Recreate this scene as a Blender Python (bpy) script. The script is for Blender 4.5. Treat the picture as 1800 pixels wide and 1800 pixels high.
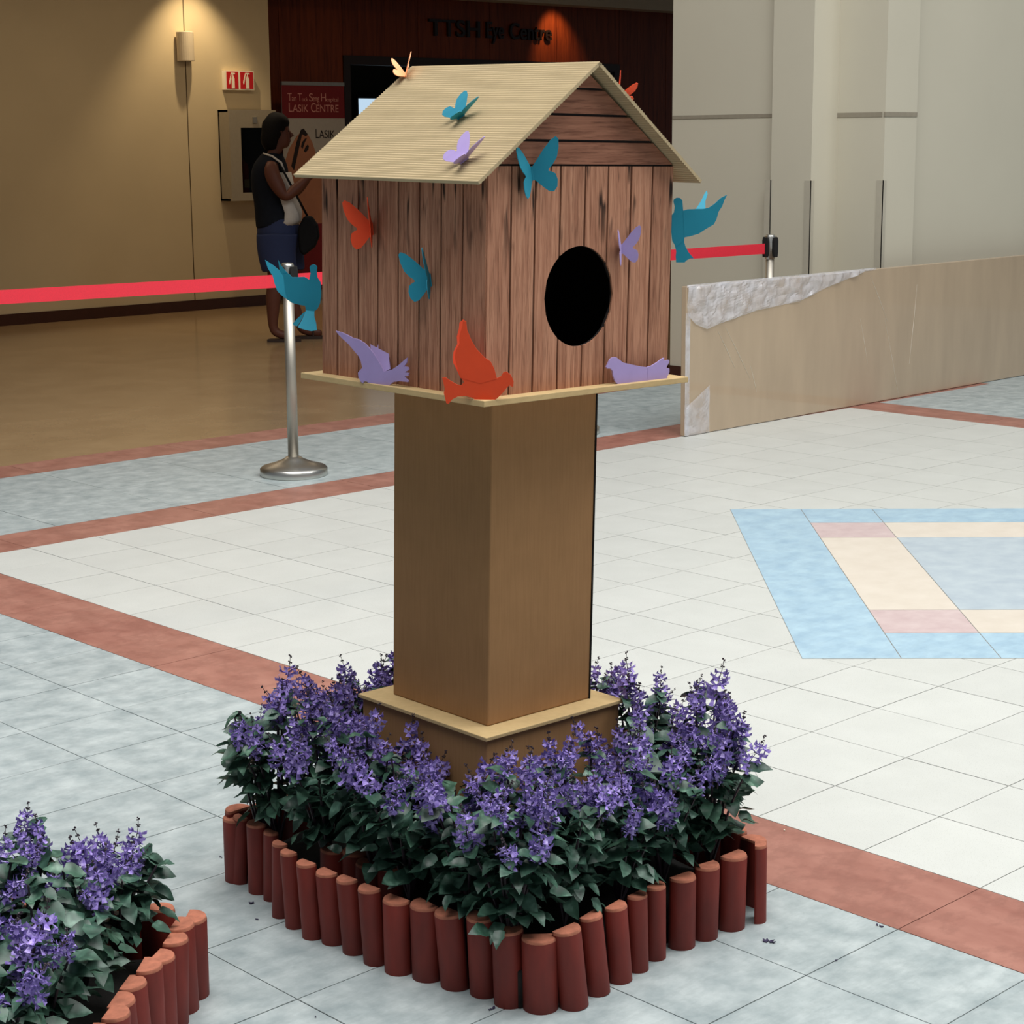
import bpy, bmesh, math, random
import numpy as np
from mathutils import Vector, Matrix, noise as mnoise

# ------------------------------------------------------------------ scene, camera, light, exposure
sc = bpy.context.scene
for o in list(bpy.data.objects): bpy.data.objects.remove(o)
col = sc.collection
sc.view_settings.view_transform = 'Standard'
sc.view_settings.look = 'None'
sc.view_settings.gamma = 1.0
sc.view_settings.use_curve_mapping = False
sc.view_settings.exposure = 0.0
sc.cycles.use_denoising = True
sc.cycles.max_bounces = 8
sc.cycles.sample_clamp_indirect = 6.0

# the floor grid of the hall is the world frame: X and Y run along the tile joints, every 0.3 m
FPX, PITCH, ROLL, HEAD = 3274.29, 0.196549, -0.0074920, -0.7624155
CAM = np.array([-3.2760, -2.30304, 1.558])
_B = np.array([math.cos(HEAD), -math.sin(HEAD), 0]); _A = np.array([math.sin(HEAD), math.cos(HEAD), 0])
_M = np.array([_B, _A, [0, 0, 1.0]])
_F = np.array([0, math.cos(PITCH), -math.sin(PITCH)]); _U = np.array([0, math.sin(PITCH), math.cos(PITCH)]); _R = np.array([1.0, 0, 0])
CF = _M @ _F
CR = _M @ (_R * math.cos(ROLL) + _U * math.sin(ROLL))
CU = _M @ (_U * math.cos(ROLL) - _R * math.sin(ROLL))
cam_d = bpy.data.cameras.new('camera'); cam = bpy.data.objects.new('camera', cam_d); col.objects.link(cam)
cam_d.sensor_width = 36; cam_d.lens = 36 * FPX / 1800; cam_d.clip_end = 200
cam.matrix_world = Matrix(((CR[0], CU[0], -CF[0], CAM[0]), (CR[1], CU[1], -CF[1], CAM[1]), (CR[2], CU[2], -CF[2], CAM[2]), (0, 0, 0, 1)))
sc.camera = cam

world = bpy.data.worlds.new('world'); sc.world = world; world.use_nodes = True
world.node_tree.nodes['Background'].inputs[0].default_value = (0.80, 0.90, 1.0, 1)
world.node_tree.nodes['Background'].inputs[1].default_value = 0.16

def lamp(name, kind, loc, energy, color, target=None, **kw):
    d = bpy.data.lights.new(name, kind); d.energy = energy; d.color = color
    for k, v in kw.items(): setattr(d, k, v)
    o = bpy.data.objects.new(name, d); col.objects.link(o); o.location = loc
    if target is not None:
        o.rotation_euler = (Vector(target) - Vector(loc)).to_track_quat('-Z', 'Y').to_euler()
    return o
# glazed roof of the atrium, high above the tiled court
lamp('skylight', 'AREA', (-0.7, -0.2, 9.0), 1330, (1.0, 0.992, 0.972), (-0.4, 0.2, 0), shape='RECTANGLE', size=8.0, size_y=8.0)
lamp('added_roof_fill', 'AREA', (6.2, -4.2, 9.0), 620, (1.0, 0.992, 0.972), (6.0, -2.5, 0), shape='RECTANGLE', size=4.5, size_y=6.0)  # added fill lamp to brighten the right wall; no such bay known
# recessed warm downlights in the low ceiling of the corridor
lamp('downlight_wall', 'SPOT', (6.86, 12.20, 3.36), 105, (1.0, 0.78, 0.48), (6.86, 12.36, 0), spot_size=math.radians(84), spot_blend=0.7, shadow_soft_size=0.03)
lamp('downlight_door', 'SPOT', (12.35, 13.05, 3.2), 26, (1.0, 0.55, 0.25), (12.5, 13.5, 2.4), spot_size=math.radians(70), spot_blend=0.8, shadow_soft_size=0.04)
lamp('ceiling_light_hall', 'AREA', (6.0, 10.2, 3.38), 40, (1.0, 0.80, 0.55), (6.0, 10.2, 0), shape='RECTANGLE', size=5.0, size_y=0.6)

# ------------------------------------------------------------------ helpers
def ray(x, y): return CF + CR * (x - 900) / FPX - CU * (y - 900) / FPX
def at_plane(x, y, p0, n):
    d = ray(x, y); n = np.array(n, float); return Vector(CAM + d * (((np.array(p0, float) - CAM) @ n) / (d @ n)))
def at_z(x, y, z=0.0): return at_plane(x, y, (0, 0, z), (0, 0, 1))
def at_Y(x, y, Y): return at_plane(x, y, (0, Y, 0), (0, 1, 0))
def at_X(x, y, X): return at_plane(x, y, (X, 0, 0), (1, 0, 0))
FWD = Vector((CF[0], CF[1], 0)).normalized(); RGT = Vector((CR[0], CR[1], 0)).normalized()

def lin(r, g, b):
    f = lambda c: (c / 255 / 12.92) if c / 255 <= 0.04045 else ((c / 255 + 0.055) / 1.055) ** 2.4
    return (f(r), f(g), f(b), 1)

def nodes_mat(name, rough=0.6, metal=0.0, spec=0.5, coat=0.0):
    m = bpy.data.materials.new(name); m.use_nodes = True
    nt = m.node_tree; b = nt.nodes['Principled BSDF']
    b.inputs['Roughness'].default_value = rough; b.inputs['Metallic'].default_value = metal
    b.inputs['Specular IOR Level'].default_value = spec; b.inputs['Coat Weight'].default_value = coat
    return m, nt, b

def pos_noise(nt, scale, stretch=(1, 1, 1), detail=3.0, rough=0.55, obj_space=False):
    if obj_space:
        g = nt.nodes.new('ShaderNodeTexCoord'); out = g.outputs['Object']
    else:
        g = nt.nodes.new('ShaderNodeNewGeometry'); out = g.outputs['Position']
    mp = nt.nodes.new('ShaderNodeVectorMath'); mp.operation = 'MULTIPLY'; mp.inputs[1].default_value = stretch
    n = nt.nodes.new('ShaderNodeTexNoise'); n.inputs['Scale'].default_value = scale; n.inputs['Detail'].default_value = detail
    n.inputs['Roughness'].default_value = rough
    nt.links.new(out, mp.inputs[0]); nt.links.new(mp.outputs[0], n.inputs['Vector'])
    return n

def ramp(nt, src, stops):
    r = nt.nodes.new('ShaderNodeValToRGB'); e = r.color_ramp.elements
    while len(e) < len(stops): e.new(0.5)
    for i, (p, c) in enumerate(stops): e[i].position = p; e[i].color = c
    nt.links.new(src, r.inputs[0]); return r

def mixc(nt, a, b, fac, mode='MIX'):
    m = nt.nodes.new('ShaderNodeMix'); m.data_type = 'RGBA'; m.blend_type = mode
    for s, v in ((0, fac), (6, a), (7, b)):
        if hasattr(v, 'is_output'): nt.links.new(v, m.inputs[s])
        else: m.inputs[s].default_value = v
    return m.outputs[2]

def simple(name, c, rough=0.6, vary=0.10, scale=30, metal=0.0, spec=0.5, coat=0.0, bump=0.0, stretch=(1, 1, 1), obj_rand=0.0):
    """plain procedural material: one colour, gentle noise variation, optional fine relief"""
    m, nt, b = nodes_mat(name, rough, metal, spec, coat)
    n = pos_noise(nt, scale, stretch)
    c0 = tuple(v * (1 - vary) for v in c[:3]) + (1,); c1 = tuple(min(1, v * (1 + vary)) for v in c[:3]) + (1,)
    r = ramp(nt, n.outputs['Fac'], [(0.3, c0), (0.7, c1)]); out = r.outputs[0]
    if obj_rand:
        oi = nt.nodes.new('ShaderNodeObjectInfo')
        rr = ramp(nt, oi.outputs['Random'], [(0, (1 - obj_rand,) * 3 + (1,)), (1, (1 + obj_rand,) * 3 + (1,))])
        out = mixc(nt, out, rr.outputs[0], 1.0, 'MULTIPLY')
    nt.links.new(out, b.inputs['Base Color'])
    if bump:
        bp = nt.nodes.new('ShaderNodeBump'); bp.inputs['Strength'].default_value = bump; bp.inputs['Distance'].default_value = 0.002
        nt.links.new(n.outputs['Fac'], bp.inputs['Height']); nt.links.new(bp.outputs[0], b.inputs['Normal'])
    return m

def emit(name, c, s):
    m, nt, b = nodes_mat(name); b.inputs['Base Color'].default_value = (0, 0, 0, 1)
    b.inputs['Emission Color'].default_value = c; b.inputs['Emission Strength'].default_value = s; return m

MB = {}
class Mesh:
    """collects boxes, tubes and polygons into one mesh"""
    def __init__(s): s.v = []; s.f = []; s.m = []
    def add(s, vs, fs, mi=0):
        o = len(s.v); s.v += [tuple(x) for x in vs]; s.f += [tuple(i + o for i in q) for q in fs]; s.m += [mi] * len(fs); return s
    def box(s, lo, hi, mi=0):
        (a, b, c), (d, e, g) = lo, hi
        return s.add([(a, b, c), (d, b, c), (d, e, c), (a, e, c), (a, b, g), (d, b, g), (d, e, g), (a, e, g)],
                     [(0, 3, 2, 1), (4, 5, 6, 7), (0, 1, 5, 4), (1, 2, 6, 5), (2, 3, 7, 6), (3, 0, 4, 7)], mi)
    def obox(s, c, ax, ay, az, mi=0):
        c, ax, ay, az = map(Vector, (c, ax, ay, az)); vs = []
        for k in (-1, 1):
            for i, j in ((-1, -1), (1, -1), (1, 1), (-1, 1)): vs.append(c + ax * i + ay * j + az * k)
        return s.add(vs, [(0, 3, 2, 1), (4, 5, 6, 7), (0, 1, 5, 4), (1, 2, 6, 5), (2, 3, 7, 6), (3, 0, 4, 7)], mi)
    def tube(s, pts, rad, n=8, mi=0, cap=True):
        pts = [Vector(p) for p in pts]; rad = rad if hasattr(rad, '__len__') else [rad] * len(pts); vs = []; fs = []
        up = None
        for i, p in enumerate(pts):
            t = (pts[min(i + 1, len(pts) - 1)] - pts[max(i - 1, 0)]).normalized()
            if up is None: up = t.orthogonal().normalized()
            up = (up - t * up.dot(t)).normalized(); w = t.cross(up)
            for k in range(n):
                a = 2 * math.pi * k / n; vs.append(p + (up * math.cos(a) + w * math.sin(a)) * rad[i])
        for i in range(len(pts) - 1):
            for k in range(n): fs.append((i * n + k, i * n + (k + 1) % n, (i + 1) * n + (k + 1) % n, (i + 1) * n + k))
        if cap: fs += [tuple(reversed(range(n))), tuple(range((len(pts) - 1) * n, len(pts) * n))]
        return s.add(vs, fs, mi)
    def lathe(s, prof, n=32, mi=0, c=(0, 0, 0)):
        vs = []; fs = []
        for r, z in prof:
            for k in range(n): a = 2 * math.pi * k / n; vs.append((c[0] + r * math.cos(a), c[1] + r * math.sin(a), c[2] + z))
        for i in range(len(prof) - 1):
            for k in range(n): fs.append((i * n + k, i * n + (k + 1) % n, (i + 1) * n + (k + 1) % n, (i + 1) * n + k))
        fs += [tuple(reversed(range(n))), tuple(range((len(prof) - 1) * n, len(prof) * n))]
        return s.add(vs, fs, mi)
    def prism(s, pts, off, mi=0):
        """solid plate from a planar outline, thickness vector off"""
        pts = [Vector(p) for p in pts]; off = Vector(off); n = len(pts)
        return s.add(pts + [p + off for p in pts], [tuple(range(n)), tuple(reversed(range(n, 2 * n)))] + [(i, i + n, (i + 1) % n + n, (i + 1) % n) for i in range(n)], mi)
    def data(s, name, mats, smooth=False):
        me = bpy.data.meshes.new(name); me.from_pydata(s.v, [], s.f)
        for m in (mats if isinstance(mats, (list, tuple)) else [mats]): me.materials.append(m)
        if len(me.materials) > 1: me.polygons.foreach_set('material_index', s.m)
        if smooth: me.polygons.foreach_set('use_smooth', [True] * len(me.polygons))
        bm = bmesh.new(); bm.from_mesh(me); bmesh.ops.recalc_face_normals(bm, faces=bm.faces); bm.to_mesh(me); bm.free()
        me.update(); return me

def wm(o):
    m = o.matrix_basis.copy()
    while o.parent: o = o.parent; m = o.matrix_basis @ m
    return m
def tag(o, label=None, cat=None, group=None, kind=None):
    if label: o['label'] = label
    if cat: o['category'] = cat
    if group: o['group'] = group
    if kind: o['kind'] = kind
    return o
def link(name, data, parent=None):
    o = bpy.data.objects.new(name, data); col.objects.link(o); o.parent = parent; return o
def thing(name, label, cat, loc=(0, 0, 0), rot=None, group=None):
    o = bpy.data.objects.new(name, None); col.objects.link(o); o.empty_display_size = 0.1
    o.matrix_basis = Matrix.Translation(loc) @ (rot.to_4x4() if rot else Matrix.Identity(4))
    return tag(o, label, cat, group)
def part(name, mb, mats, parent, world=True, smooth=False):
    """one mesh object; coordinates in mb are world ones unless world=False"""
    if parent is not None and world:
        inv = wm(parent).inverted(); mb.v = [tuple(inv @ Vector(v)) for v in mb.v]
    return link(name, mb.data(name, mats, smooth), parent)
def struct(name, mb, mats, smooth=False):
    return tag(link(name, mb.data(name, mats, smooth)), kind='structure')
def bevel(o, w, seg=2):
    m = o.modifiers.new('bevel', 'BEVEL'); m.width = w; m.segments = seg; m.limit_method = 'ANGLE'; return o

# ------------------------------------------------------------------ materials
def stone(name, c0, c1, rough, scale, speck=None, veins=0.0, stretch=(1, 1, 1), rnd=0.04):
    m, nt, b = nodes_mat(name, rough, spec=0.4)
    n = pos_noise(nt, scale, stretch, 5.0, 0.62)
    out = ramp(nt, n.outputs['Fac'], [(0.32, c0), (0.68, c1)]).outputs[0]
    if veins:
        v = pos_noise(nt, scale * 0.6, (stretch[0] * 0.5, stretch[1] * 1.6, 1), 6.0, 0.7)
        rv = ramp(nt, v.outputs['Fac'], [(0.44, (0, 0, 0, 1)), (0.5, (1, 1, 1, 1)), (0.56, (0, 0, 0, 1))])
        k = nt.nodes.new('ShaderNodeMath'); k.operation = 'MULTIPLY'; k.inputs[1].default_value = veins
        nt.links.new(rv.outputs[0], k.inputs[0]); out = mixc(nt, out, tuple(x * 0.62 for x in c0[:3]) + (1,), k.outputs[0])
    if speck:
        s = pos_noise(nt, 420, (1, 1, 1), 2.0); rs = ramp(nt, s.outputs['Fac'], [(0.30, (1, 1, 1, 1)), (0.40, (0, 0, 0, 1))])
        k = nt.nodes.new('ShaderNodeMath'); k.operation = 'MULTIPLY'; k.inputs[1].default_value = 0.7
        nt.links.new(rs.outputs[0], k.inputs[0]); out = mixc(nt, out, speck, k.outputs[0])
    oi = nt.nodes.new('ShaderNodeObjectInfo')
    rr = ramp(nt, oi.outputs['Random'], [(0, (1 - rnd,) * 3 + (1,)), (1, (1, 1, 1, 1))])
    out = mixc(nt, out, rr.outputs[0], 1.0, 'MULTIPLY')
    nt.links.new(out, b.inputs['Base Color']); return m

M_white = stone('white_terrazzo', lin(195, 197, 192), lin(201, 203, 198), 0.42, 5, speck=lin(150, 150, 142))
M_grey = stone('grey_marble_tile', lin(146, 158, 160), lin(184, 193, 193), 0.40, 12, veins=0.16, rnd=0.05)
M_red = stone('red_marble', lin(146, 96, 84), lin(170, 120, 106), 0.40, 10, veins=0.30, stretch=(1, 0.5, 1))
M_grout = simple('grout', lin(128, 126, 120), 0.9, 0.1)
M_blue = stone('pale_blue_stone', lin(150, 180, 200), lin(174, 202, 216), 0.40, 12, veins=0.12)
M_pink = stone('pale_pink_stone', lin(190, 168, 168), lin(204, 186, 184), 0.42, 12)
M_cream = stone('cream_stone', lin(206, 196, 182), lin(214, 205, 192), 0.42, 10)
M_bluegrey = stone('blue_grey_stone', lin(165, 178, 188), lin(182, 194, 200), 0.42, 10)
M_beigefloor = stone('beige_polished_stone', lin(150, 124, 92), lin(164, 138, 104), 0.16, 3, rnd=0.0)
M_plaster = simple('cream_plaster', lin(196, 178, 144), 0.85, 0.03, 2.0)
M_wallgrey = simple('warm_grey_plaster', lin(190, 184, 166), 0.85, 0.02, 1.5)
M_ceil = simple('ceiling_plaster', lin(190, 180, 160), 0.9, 0.03, 2.0)
M_skirt = simple('dark_skirting', lin(58, 30, 24), 0.35, 0.1)
M_line = simple('joint_dark', lin(70, 52, 30), 0.9, 0.05)
M_groove = simple('groove_shadow_line', lin(140, 132, 116), 0.9, 0.05)
M_guard = simple('clear_corner_guard', lin(176, 170, 154), 0.30, 0.03)

def wood_mat(name, stretch, scale, c0, c1, crack=True, rough=0.62, zlo=None):
    m, nt, b = nodes_mat(name, rough, spec=0.25)
    a = pos_noise(nt, scale, stretch, 4.0, 0.6); out = ramp(nt, a.outputs['Fac'], [(0.28, c0), (0.5, tuple((x + y) / 2 for x, y in zip(c0, c1))), (0.72, c1)]).outputs[0]
    f = pos_noise(nt, scale * 2.6, tuple(s * 0.9 for s in stretch), 3.0, 0.7)
    out = mixc(nt, out, ramp(nt, f.outputs['Fac'], [(0.32, (0.45, 0.38, 0.34, 1)), (0.50, (1, 1, 1, 1))]).outputs[0], 0.8, 'MULTIPLY')
    if crack:
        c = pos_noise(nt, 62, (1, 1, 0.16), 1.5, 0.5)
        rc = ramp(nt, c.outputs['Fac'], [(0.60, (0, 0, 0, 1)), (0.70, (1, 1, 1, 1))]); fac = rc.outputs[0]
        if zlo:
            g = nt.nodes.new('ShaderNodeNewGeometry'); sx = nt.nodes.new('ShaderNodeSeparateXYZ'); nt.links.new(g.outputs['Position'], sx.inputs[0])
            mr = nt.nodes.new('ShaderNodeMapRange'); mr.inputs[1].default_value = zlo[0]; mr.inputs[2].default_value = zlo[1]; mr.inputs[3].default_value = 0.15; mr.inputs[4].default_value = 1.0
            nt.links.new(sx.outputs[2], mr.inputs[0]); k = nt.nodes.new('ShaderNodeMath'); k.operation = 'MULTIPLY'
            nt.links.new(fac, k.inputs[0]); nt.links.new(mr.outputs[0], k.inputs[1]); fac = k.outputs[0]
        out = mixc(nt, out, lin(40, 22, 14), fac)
    oi = nt.nodes.new('ShaderNodeObjectInfo')
    rr = ramp(nt, oi.outputs['Random'], [(0, (0.90, 0.89, 0.88, 1)), (1, (1.06, 1.05, 1.05, 1))]); out = mixc(nt, out, rr.outputs[0], 1.0, 'MULTIPLY')
    nt.links.new(out, b.inputs['Base Color']); return m
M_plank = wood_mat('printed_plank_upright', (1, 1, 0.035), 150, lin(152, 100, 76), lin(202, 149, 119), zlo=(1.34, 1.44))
M_gable = wood_mat('printed_plank_level', (0.05, 0.05, 1), 120, lin(128, 82, 62), lin(168, 116, 92), zlo=None, crack=False)
M_panelwood = wood_mat('dark_wood_panelling', (1, 1, 0.06), 14, lin(112, 50, 24), lin(142, 68, 32), crack=False, rough=0.45)
M_seam = simple('printed_seam_dark', lin(20, 11, 9), 0.8, 0.1)

def cardboard(name, c, dirn, bump=0.25):
    m, nt, b = nodes_mat(name, 0.8, spec=0.2)
    n = pos_noise(nt, 14, (1, 1, 1), 3.0); n2 = pos_noise(nt, 220, dirn, 2.0)
    out = ramp(nt, n.outputs['Fac'], [(0.3, tuple(v * 0.95 for v in c[:3]) + (1,)), (0.7, tuple(v * 1.04 for v in c[:3]) + (1,))]).outputs[0]
    out = mixc(nt, out, ramp(nt, n2.outputs['Fac'], [(0.3, (0.90, 0.89, 0.87, 1)), (0.6, (1, 1, 1, 1))]).outputs[0], 0.7, 'MULTIPLY')
    nt.links.new(out, b.inputs['Base Color'])
    bp = nt.nodes.new('ShaderNodeBump'); bp.inputs['Strength'].default_value = bump; bp.inputs['Distance'].default_value = 0.001
    nt.links.new(n2.outputs['Fac'], bp.inputs['Height']); nt.links.new(bp.outputs[0], b.inputs['Normal']); return m
M_card = cardboard('brown_cardboard', lin(164, 124, 84), (1, 1, 0.05), 0.12)
M_cardlit = cardboard('toplit_cardboard', lin(204, 176, 128), (0.3, 0.3, 1), 0.15)  # the plinth board's colour lightened to stand in for light from above
M_cardroof = cardboard('roof_cardboard', lin(184, 165, 130), (1, 0.05, 1), 0.10)
M_black = simple('matt_black', lin(14, 11, 10), 0.9, 0.1)

M_logside = simple('red_painted_log', lin(116, 34, 23), 0.62, 0.22, 26, bump=0.2, stretch=(1, 1, 0.35), obj_rand=0.14)
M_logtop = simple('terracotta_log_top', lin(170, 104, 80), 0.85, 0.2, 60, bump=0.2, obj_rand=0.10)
M_soil = simple('dark_soil', lin(22, 20, 17), 0.95, 0.4, 60, bump=0.6)
M_steel = simple('brushed_steel', lin(186, 180, 168), 0.48, 0.05, 60, metal=1.0, stretch=(1, 1, 0.05))
M_steel2 = simple('polished_steel', lin(200, 198, 192), 0.34, 0.04, 20, metal=1.0)
M_belt = simple('red_webbing', lin(226, 44, 62), 0.6, 0.06, 200)
M_board = simple('brown_board', lin(178, 157, 131), 0.30, 0.07, 3, coat=0.7, stretch=(2.5, 2.5, 0.5))

def film_mat():
    m, nt, b = nodes_mat('clear_plastic_film', 0.12, spec=0.8)
    b.inputs['Base Color'].default_value = lin(226, 226, 232)
    tr = nt.nodes.new('ShaderNodeBsdfTransparent'); mx = nt.nodes.new('ShaderNodeMixShader')
    n = pos_noise(nt, 9, (1, 1, 1), 4.0); r = ramp(nt, n.outputs['Fac'], [(0.36, (0.30,) * 3 + (1,)), (0.66, (0.60,) * 3 + (1,))])
    bp = nt.nodes.new('ShaderNodeBump'); bp.inputs['Strength'].default_value = 0.35; bp.inputs['Distance'].default_value = 0.01
    n2 = pos_noise(nt, 26, (1, 1, 1), 3.0); nt.links.new(n2.outputs['Fac'], bp.inputs['Height']); nt.links.new(bp.outputs[0], b.inputs['Normal'])
    nt.links.new(r.outputs[0], mx.inputs[0]); nt.links.new(tr.outputs[0], mx.inputs[1]); nt.links.new(b.outputs[0], mx.inputs[2])
    nt.links.new(mx.outputs[0], nt.nodes['Material Output'].inputs[0]); return m
M_film = film_mat()

# ------------------------------------------------------------------ the setting: floor
floor_mb = Mesh().box((-6.2, -7.2, -0.06), (19.5, 6.0, -0.004)).box((-6.2, 6.0, -0.06), (19.5, 19.0, -0.004))
FLOOR = struct('floor', floor_mb, M_grout)
def in_view(x, y, pad=60):
    v = np.array([x, y, 0]) - CAM; w = v @ CF
    if w < 0.3: return False, 0
    a = 900 + FPX * (v @ CR) / w; b = 900 - FPX * (v @ CU) / w
    return (-pad < a < 1800 + pad and -pad < b < 1800 + pad), w
TILE_CACHE = {}
def lay(cells, mat, nm, rest_nm, limit=300, z=0.0):
    """cells: (x0, y0, x1, y1); the nearest in view become tiles of their own, the rest one piece"""
    near = []; rest = Mesh(); g = 0.0013
    for (a, b, c, d) in cells:
        vis, w = in_view((a + c) / 2, (b + d) / 2, 120)
        near.append((w if vis else 1e6, (a, b, c, d), vis))
    near.sort(key=lambda t: t[0])
    for i, (w, (a, b, c, d), vis) in enumerate(near):
        if vis and i < limit:
            key = (mat.name, round(c - a, 3), round(d - b, 3))
            if key not in TILE_CACHE:
                hx, hy = (c - a) / 2 - g, (d - b) / 2 - g
                TILE_CACHE[key] = Mesh().box((-hx, -hy, -0.012), (hx, hy, 0)).data(nm, mat)
            o = link(nm, TILE_CACHE[key], FLOOR); o.location = ((a + c) / 2, (b + d) / 2, z + random.uniform(-0.0003, 0.0003))
        else:
            rest.box((a + g, b + g, z - 0.012), (c - g, d - g, z))
    if rest.v: tag(part(rest_nm, rest, mat, FLOOR), kind='stuff')
random.seed(4)
S2 = math.sqrt(2)
S0, S1, D0 = 1.567, 3.922, 0.068
def inlay_inside(a, b, c, d):
    return all(S0 <= (x + y) / S2 <= S1 and D0 <= (x - y) / S2 <= D0 + 2.4 for x in (a, c) for y in (b, d))
def rng(a, b, s): return [a + s * i for i in range(int(round((b - a) / s)))]
white = []
for x in rng(0, 5.7, 0.3):
    for y in rng(-6.9, 4.2, 0.3):
        q = (x, y, x + 0.3, y + 0.3)
        if not inlay_inside(*q): white.append(q)
lay(white, M_white, 'white_tile', 'distant_white_tiles', 300)
gx = [-0.3, -0.6, -0.9, -1.35, -1.65, -1.95, -2.25, -2.55, -2.85, -3.15, -3.45, -3.75, -4.05]
grey = [(gx[i + 1], y, gx[i], y + 0.3) for i in range(len(gx) - 1) for y in rng(-5.1, 4.2, 0.3)]
lay(grey, M_grey, 'grey_tile', 'outer_grey_tiles', 150)
strip = [(x, y, x + 0.6, y + 0.6) for x in rng(-4.2, 12.0, 0.6) for y in (4.5, 5.1)]
strip += [(x, y, x + 0.6, y + 0.6) for x in rng(6.0, 12.0, 0.6) for y in rng(-6.9, 4.5, 0.6)]
lay(strip, M_grey, 'grey_tile', 'outer_grey_tiles', 150)
red = [(-0.3, y, 0, y + 0.9) for y in rng(-6.6, 4.2, 0.9)] + [(x, 4.2, x + 0.9, 4.5) for x in rng(-4.2, 12.0, 0.9)]
red += [(x, 5.7, x + 0.9, 6.0) for x in rng(-4.2, 12.0, 0.9)] + [(5.7, y, 6.0, y + 0.9) for y in rng(-6.6, 4.2, 0.9)]
lay(red, M_red, 'red_border_slab', 'outer_red_border', 100)
part('corridor_floor', Mesh().box((-4.2, 6.0, -0.02), (19.4, 18.9, 0.0)), M_beigefloor, FLOOR)
# diagonal stone inlay
sb = [S0, S0 + 0.3, S0 + 0.6, S1 - 0.59, S1 - 0.295, S1]; db = [D0, D0 + 0.303, D0 + 0.606, D0 + 1.80, D0 + 2.1, D0 + 2.4]
def SD(s, d, z): return Vector(((s + d) / S2, (s - d) / S2, z))
def inlay(s0, s1, d0, d1, mat):
    g = 0.0016; z = 0.0009
    pts = [SD(s0 + g, d0 + g, z), SD(s0 + g, d1 - g, z), SD(s1 - g, d1 - g, z), SD(s1 - g, d0 + g, z)]
    c = sum(pts, Vector()) / 4
    mb = Mesh().prism([p - c for p in pts], (0, 0, -0.012)); o = link('inlay_slab', mb.data('inlay_slab', mat), FLOOR); o.location = c
part('inlay_bed', Mesh().prism([SD(S0, D0, 0.0004), SD(S0, D0 + 2.4, 0.0004), SD(S1, D0 + 2.4, 0.0004), SD(S1, D0, 0.0004)], (0, 0, -0.003)), M_grout, FLOOR)
inlay(sb[0], sb[5], db[0], db[1], M_blue)
inlay(sb[0], sb[5], db[4], db[5], M_blue)
for j in (1, 2, 3):
    inlay(sb[4], sb[5], db[j], db[j + 1], M_blue); inlay(sb[0], sb[1], db[j], db[j + 1], M_blue)
for j in (1, 3):
    inlay(sb[3], sb[4], db[j], db[j + 1], M_pink); inlay(sb[1], sb[2], db[j], db[j + 1], M_pink); inlay(sb[2], sb[3], db[j], db[j + 1], M_cream)
inlay(sb[3], sb[4], db[2], db[3], M_cream); inlay(sb[1], sb[2], db[2], db[3], M_cream); inlay(sb[2], sb[3], db[2], db[3], M_bluegrey)

# ------------------------------------------------------------------ walls
YW = 12.6
XE = 7.78                                             # where the cream wall ends at the recess
wl = Mesh().box((-4.2, YW, 0), (6.812, YW + 0.25, 3.9)).box((6.818, YW, 0), (XE, YW + 0.25, 3.9)).box((6.80, YW + 0.006, 0), (6.83, YW + 0.2, 3.9))
WL = struct('wall_back', wl, M_plaster)
part('wall_joint', Mesh().box((6.8105, YW - 0.0015, 0.1), (6.8195, YW + 0.01, 3.9)), M_line, WL)
struct('trim_lintel', Mesh().box((XE, YW, 3.028), (19.4, YW + 0.25, 3.9)), M_ceil)
struct('baseboard_back', Mesh().box((-4.2, YW - 0.014, 0), (XE, YW - 0.001, 0.10)), M_skirt)
struct('ceiling', Mesh().box((-4.2, 6.3, 3.4), (19.4, 18.9, 3.6)), M_ceil)
# right-hand wall: flat stretch, shallow pier, then a second stretch that turns away
wr = Mesh().box((6.04, 4.95, 0), (6.40, 5.915, 6.5)).box((6.22, 4.381, 0), (6.55, 4.95, 6.5))
WR = struct('wall_right', wr, M_wallgrey)
struct('trim_pier', Mesh().box((5.97, 4.731, 0), (6.30, 5.039, 6.5)), M_wallgrey)
struct('wall_right_return', Mesh().box((6.55, 4.45, 0), (12.0, 4.75, 6.5)), M_wallgrey)
struct('wall_right_recess', Mesh().box((6.40, 5.60, 0), (12.0, 5.915, 6.5)), M_wallgrey)
struct('baseboard_right', Mesh().box((6.022, 5.05, 0), (6.039, 5.93, 0.085)).box((6.022, 5.916, 0), (6.42, 5.93, 0.085)), M_skirt)
part('wall_groove', Mesh().box((6.036, 5.04, 1.69), (6.05, 5.912, 1.712)), M_groove, WR)
part('wall_groove', Mesh().box((6.216, 4.40, 1.685), (6.23, 4.731, 1.712)), M_groove, WR)
part('wall_groove', Mesh().box((6.216, 4.377, 1.685), (6.55, 4.39, 1.712)), M_groove, WR)
for (x, y) in ((5.97, 5.039), (5.97, 4.731), (6.22, 4.381)):
    g = Mesh().box((x - 0.004, y - 0.004, 0.1), (x + 0.03, y + 0.0005, 1.31)).box((x - 0.004, y - 0.004, 0.1), (x + 0.0005, y + 0.045, 1.31))
    part('corner_guard', g, M_guard, WR)
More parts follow.
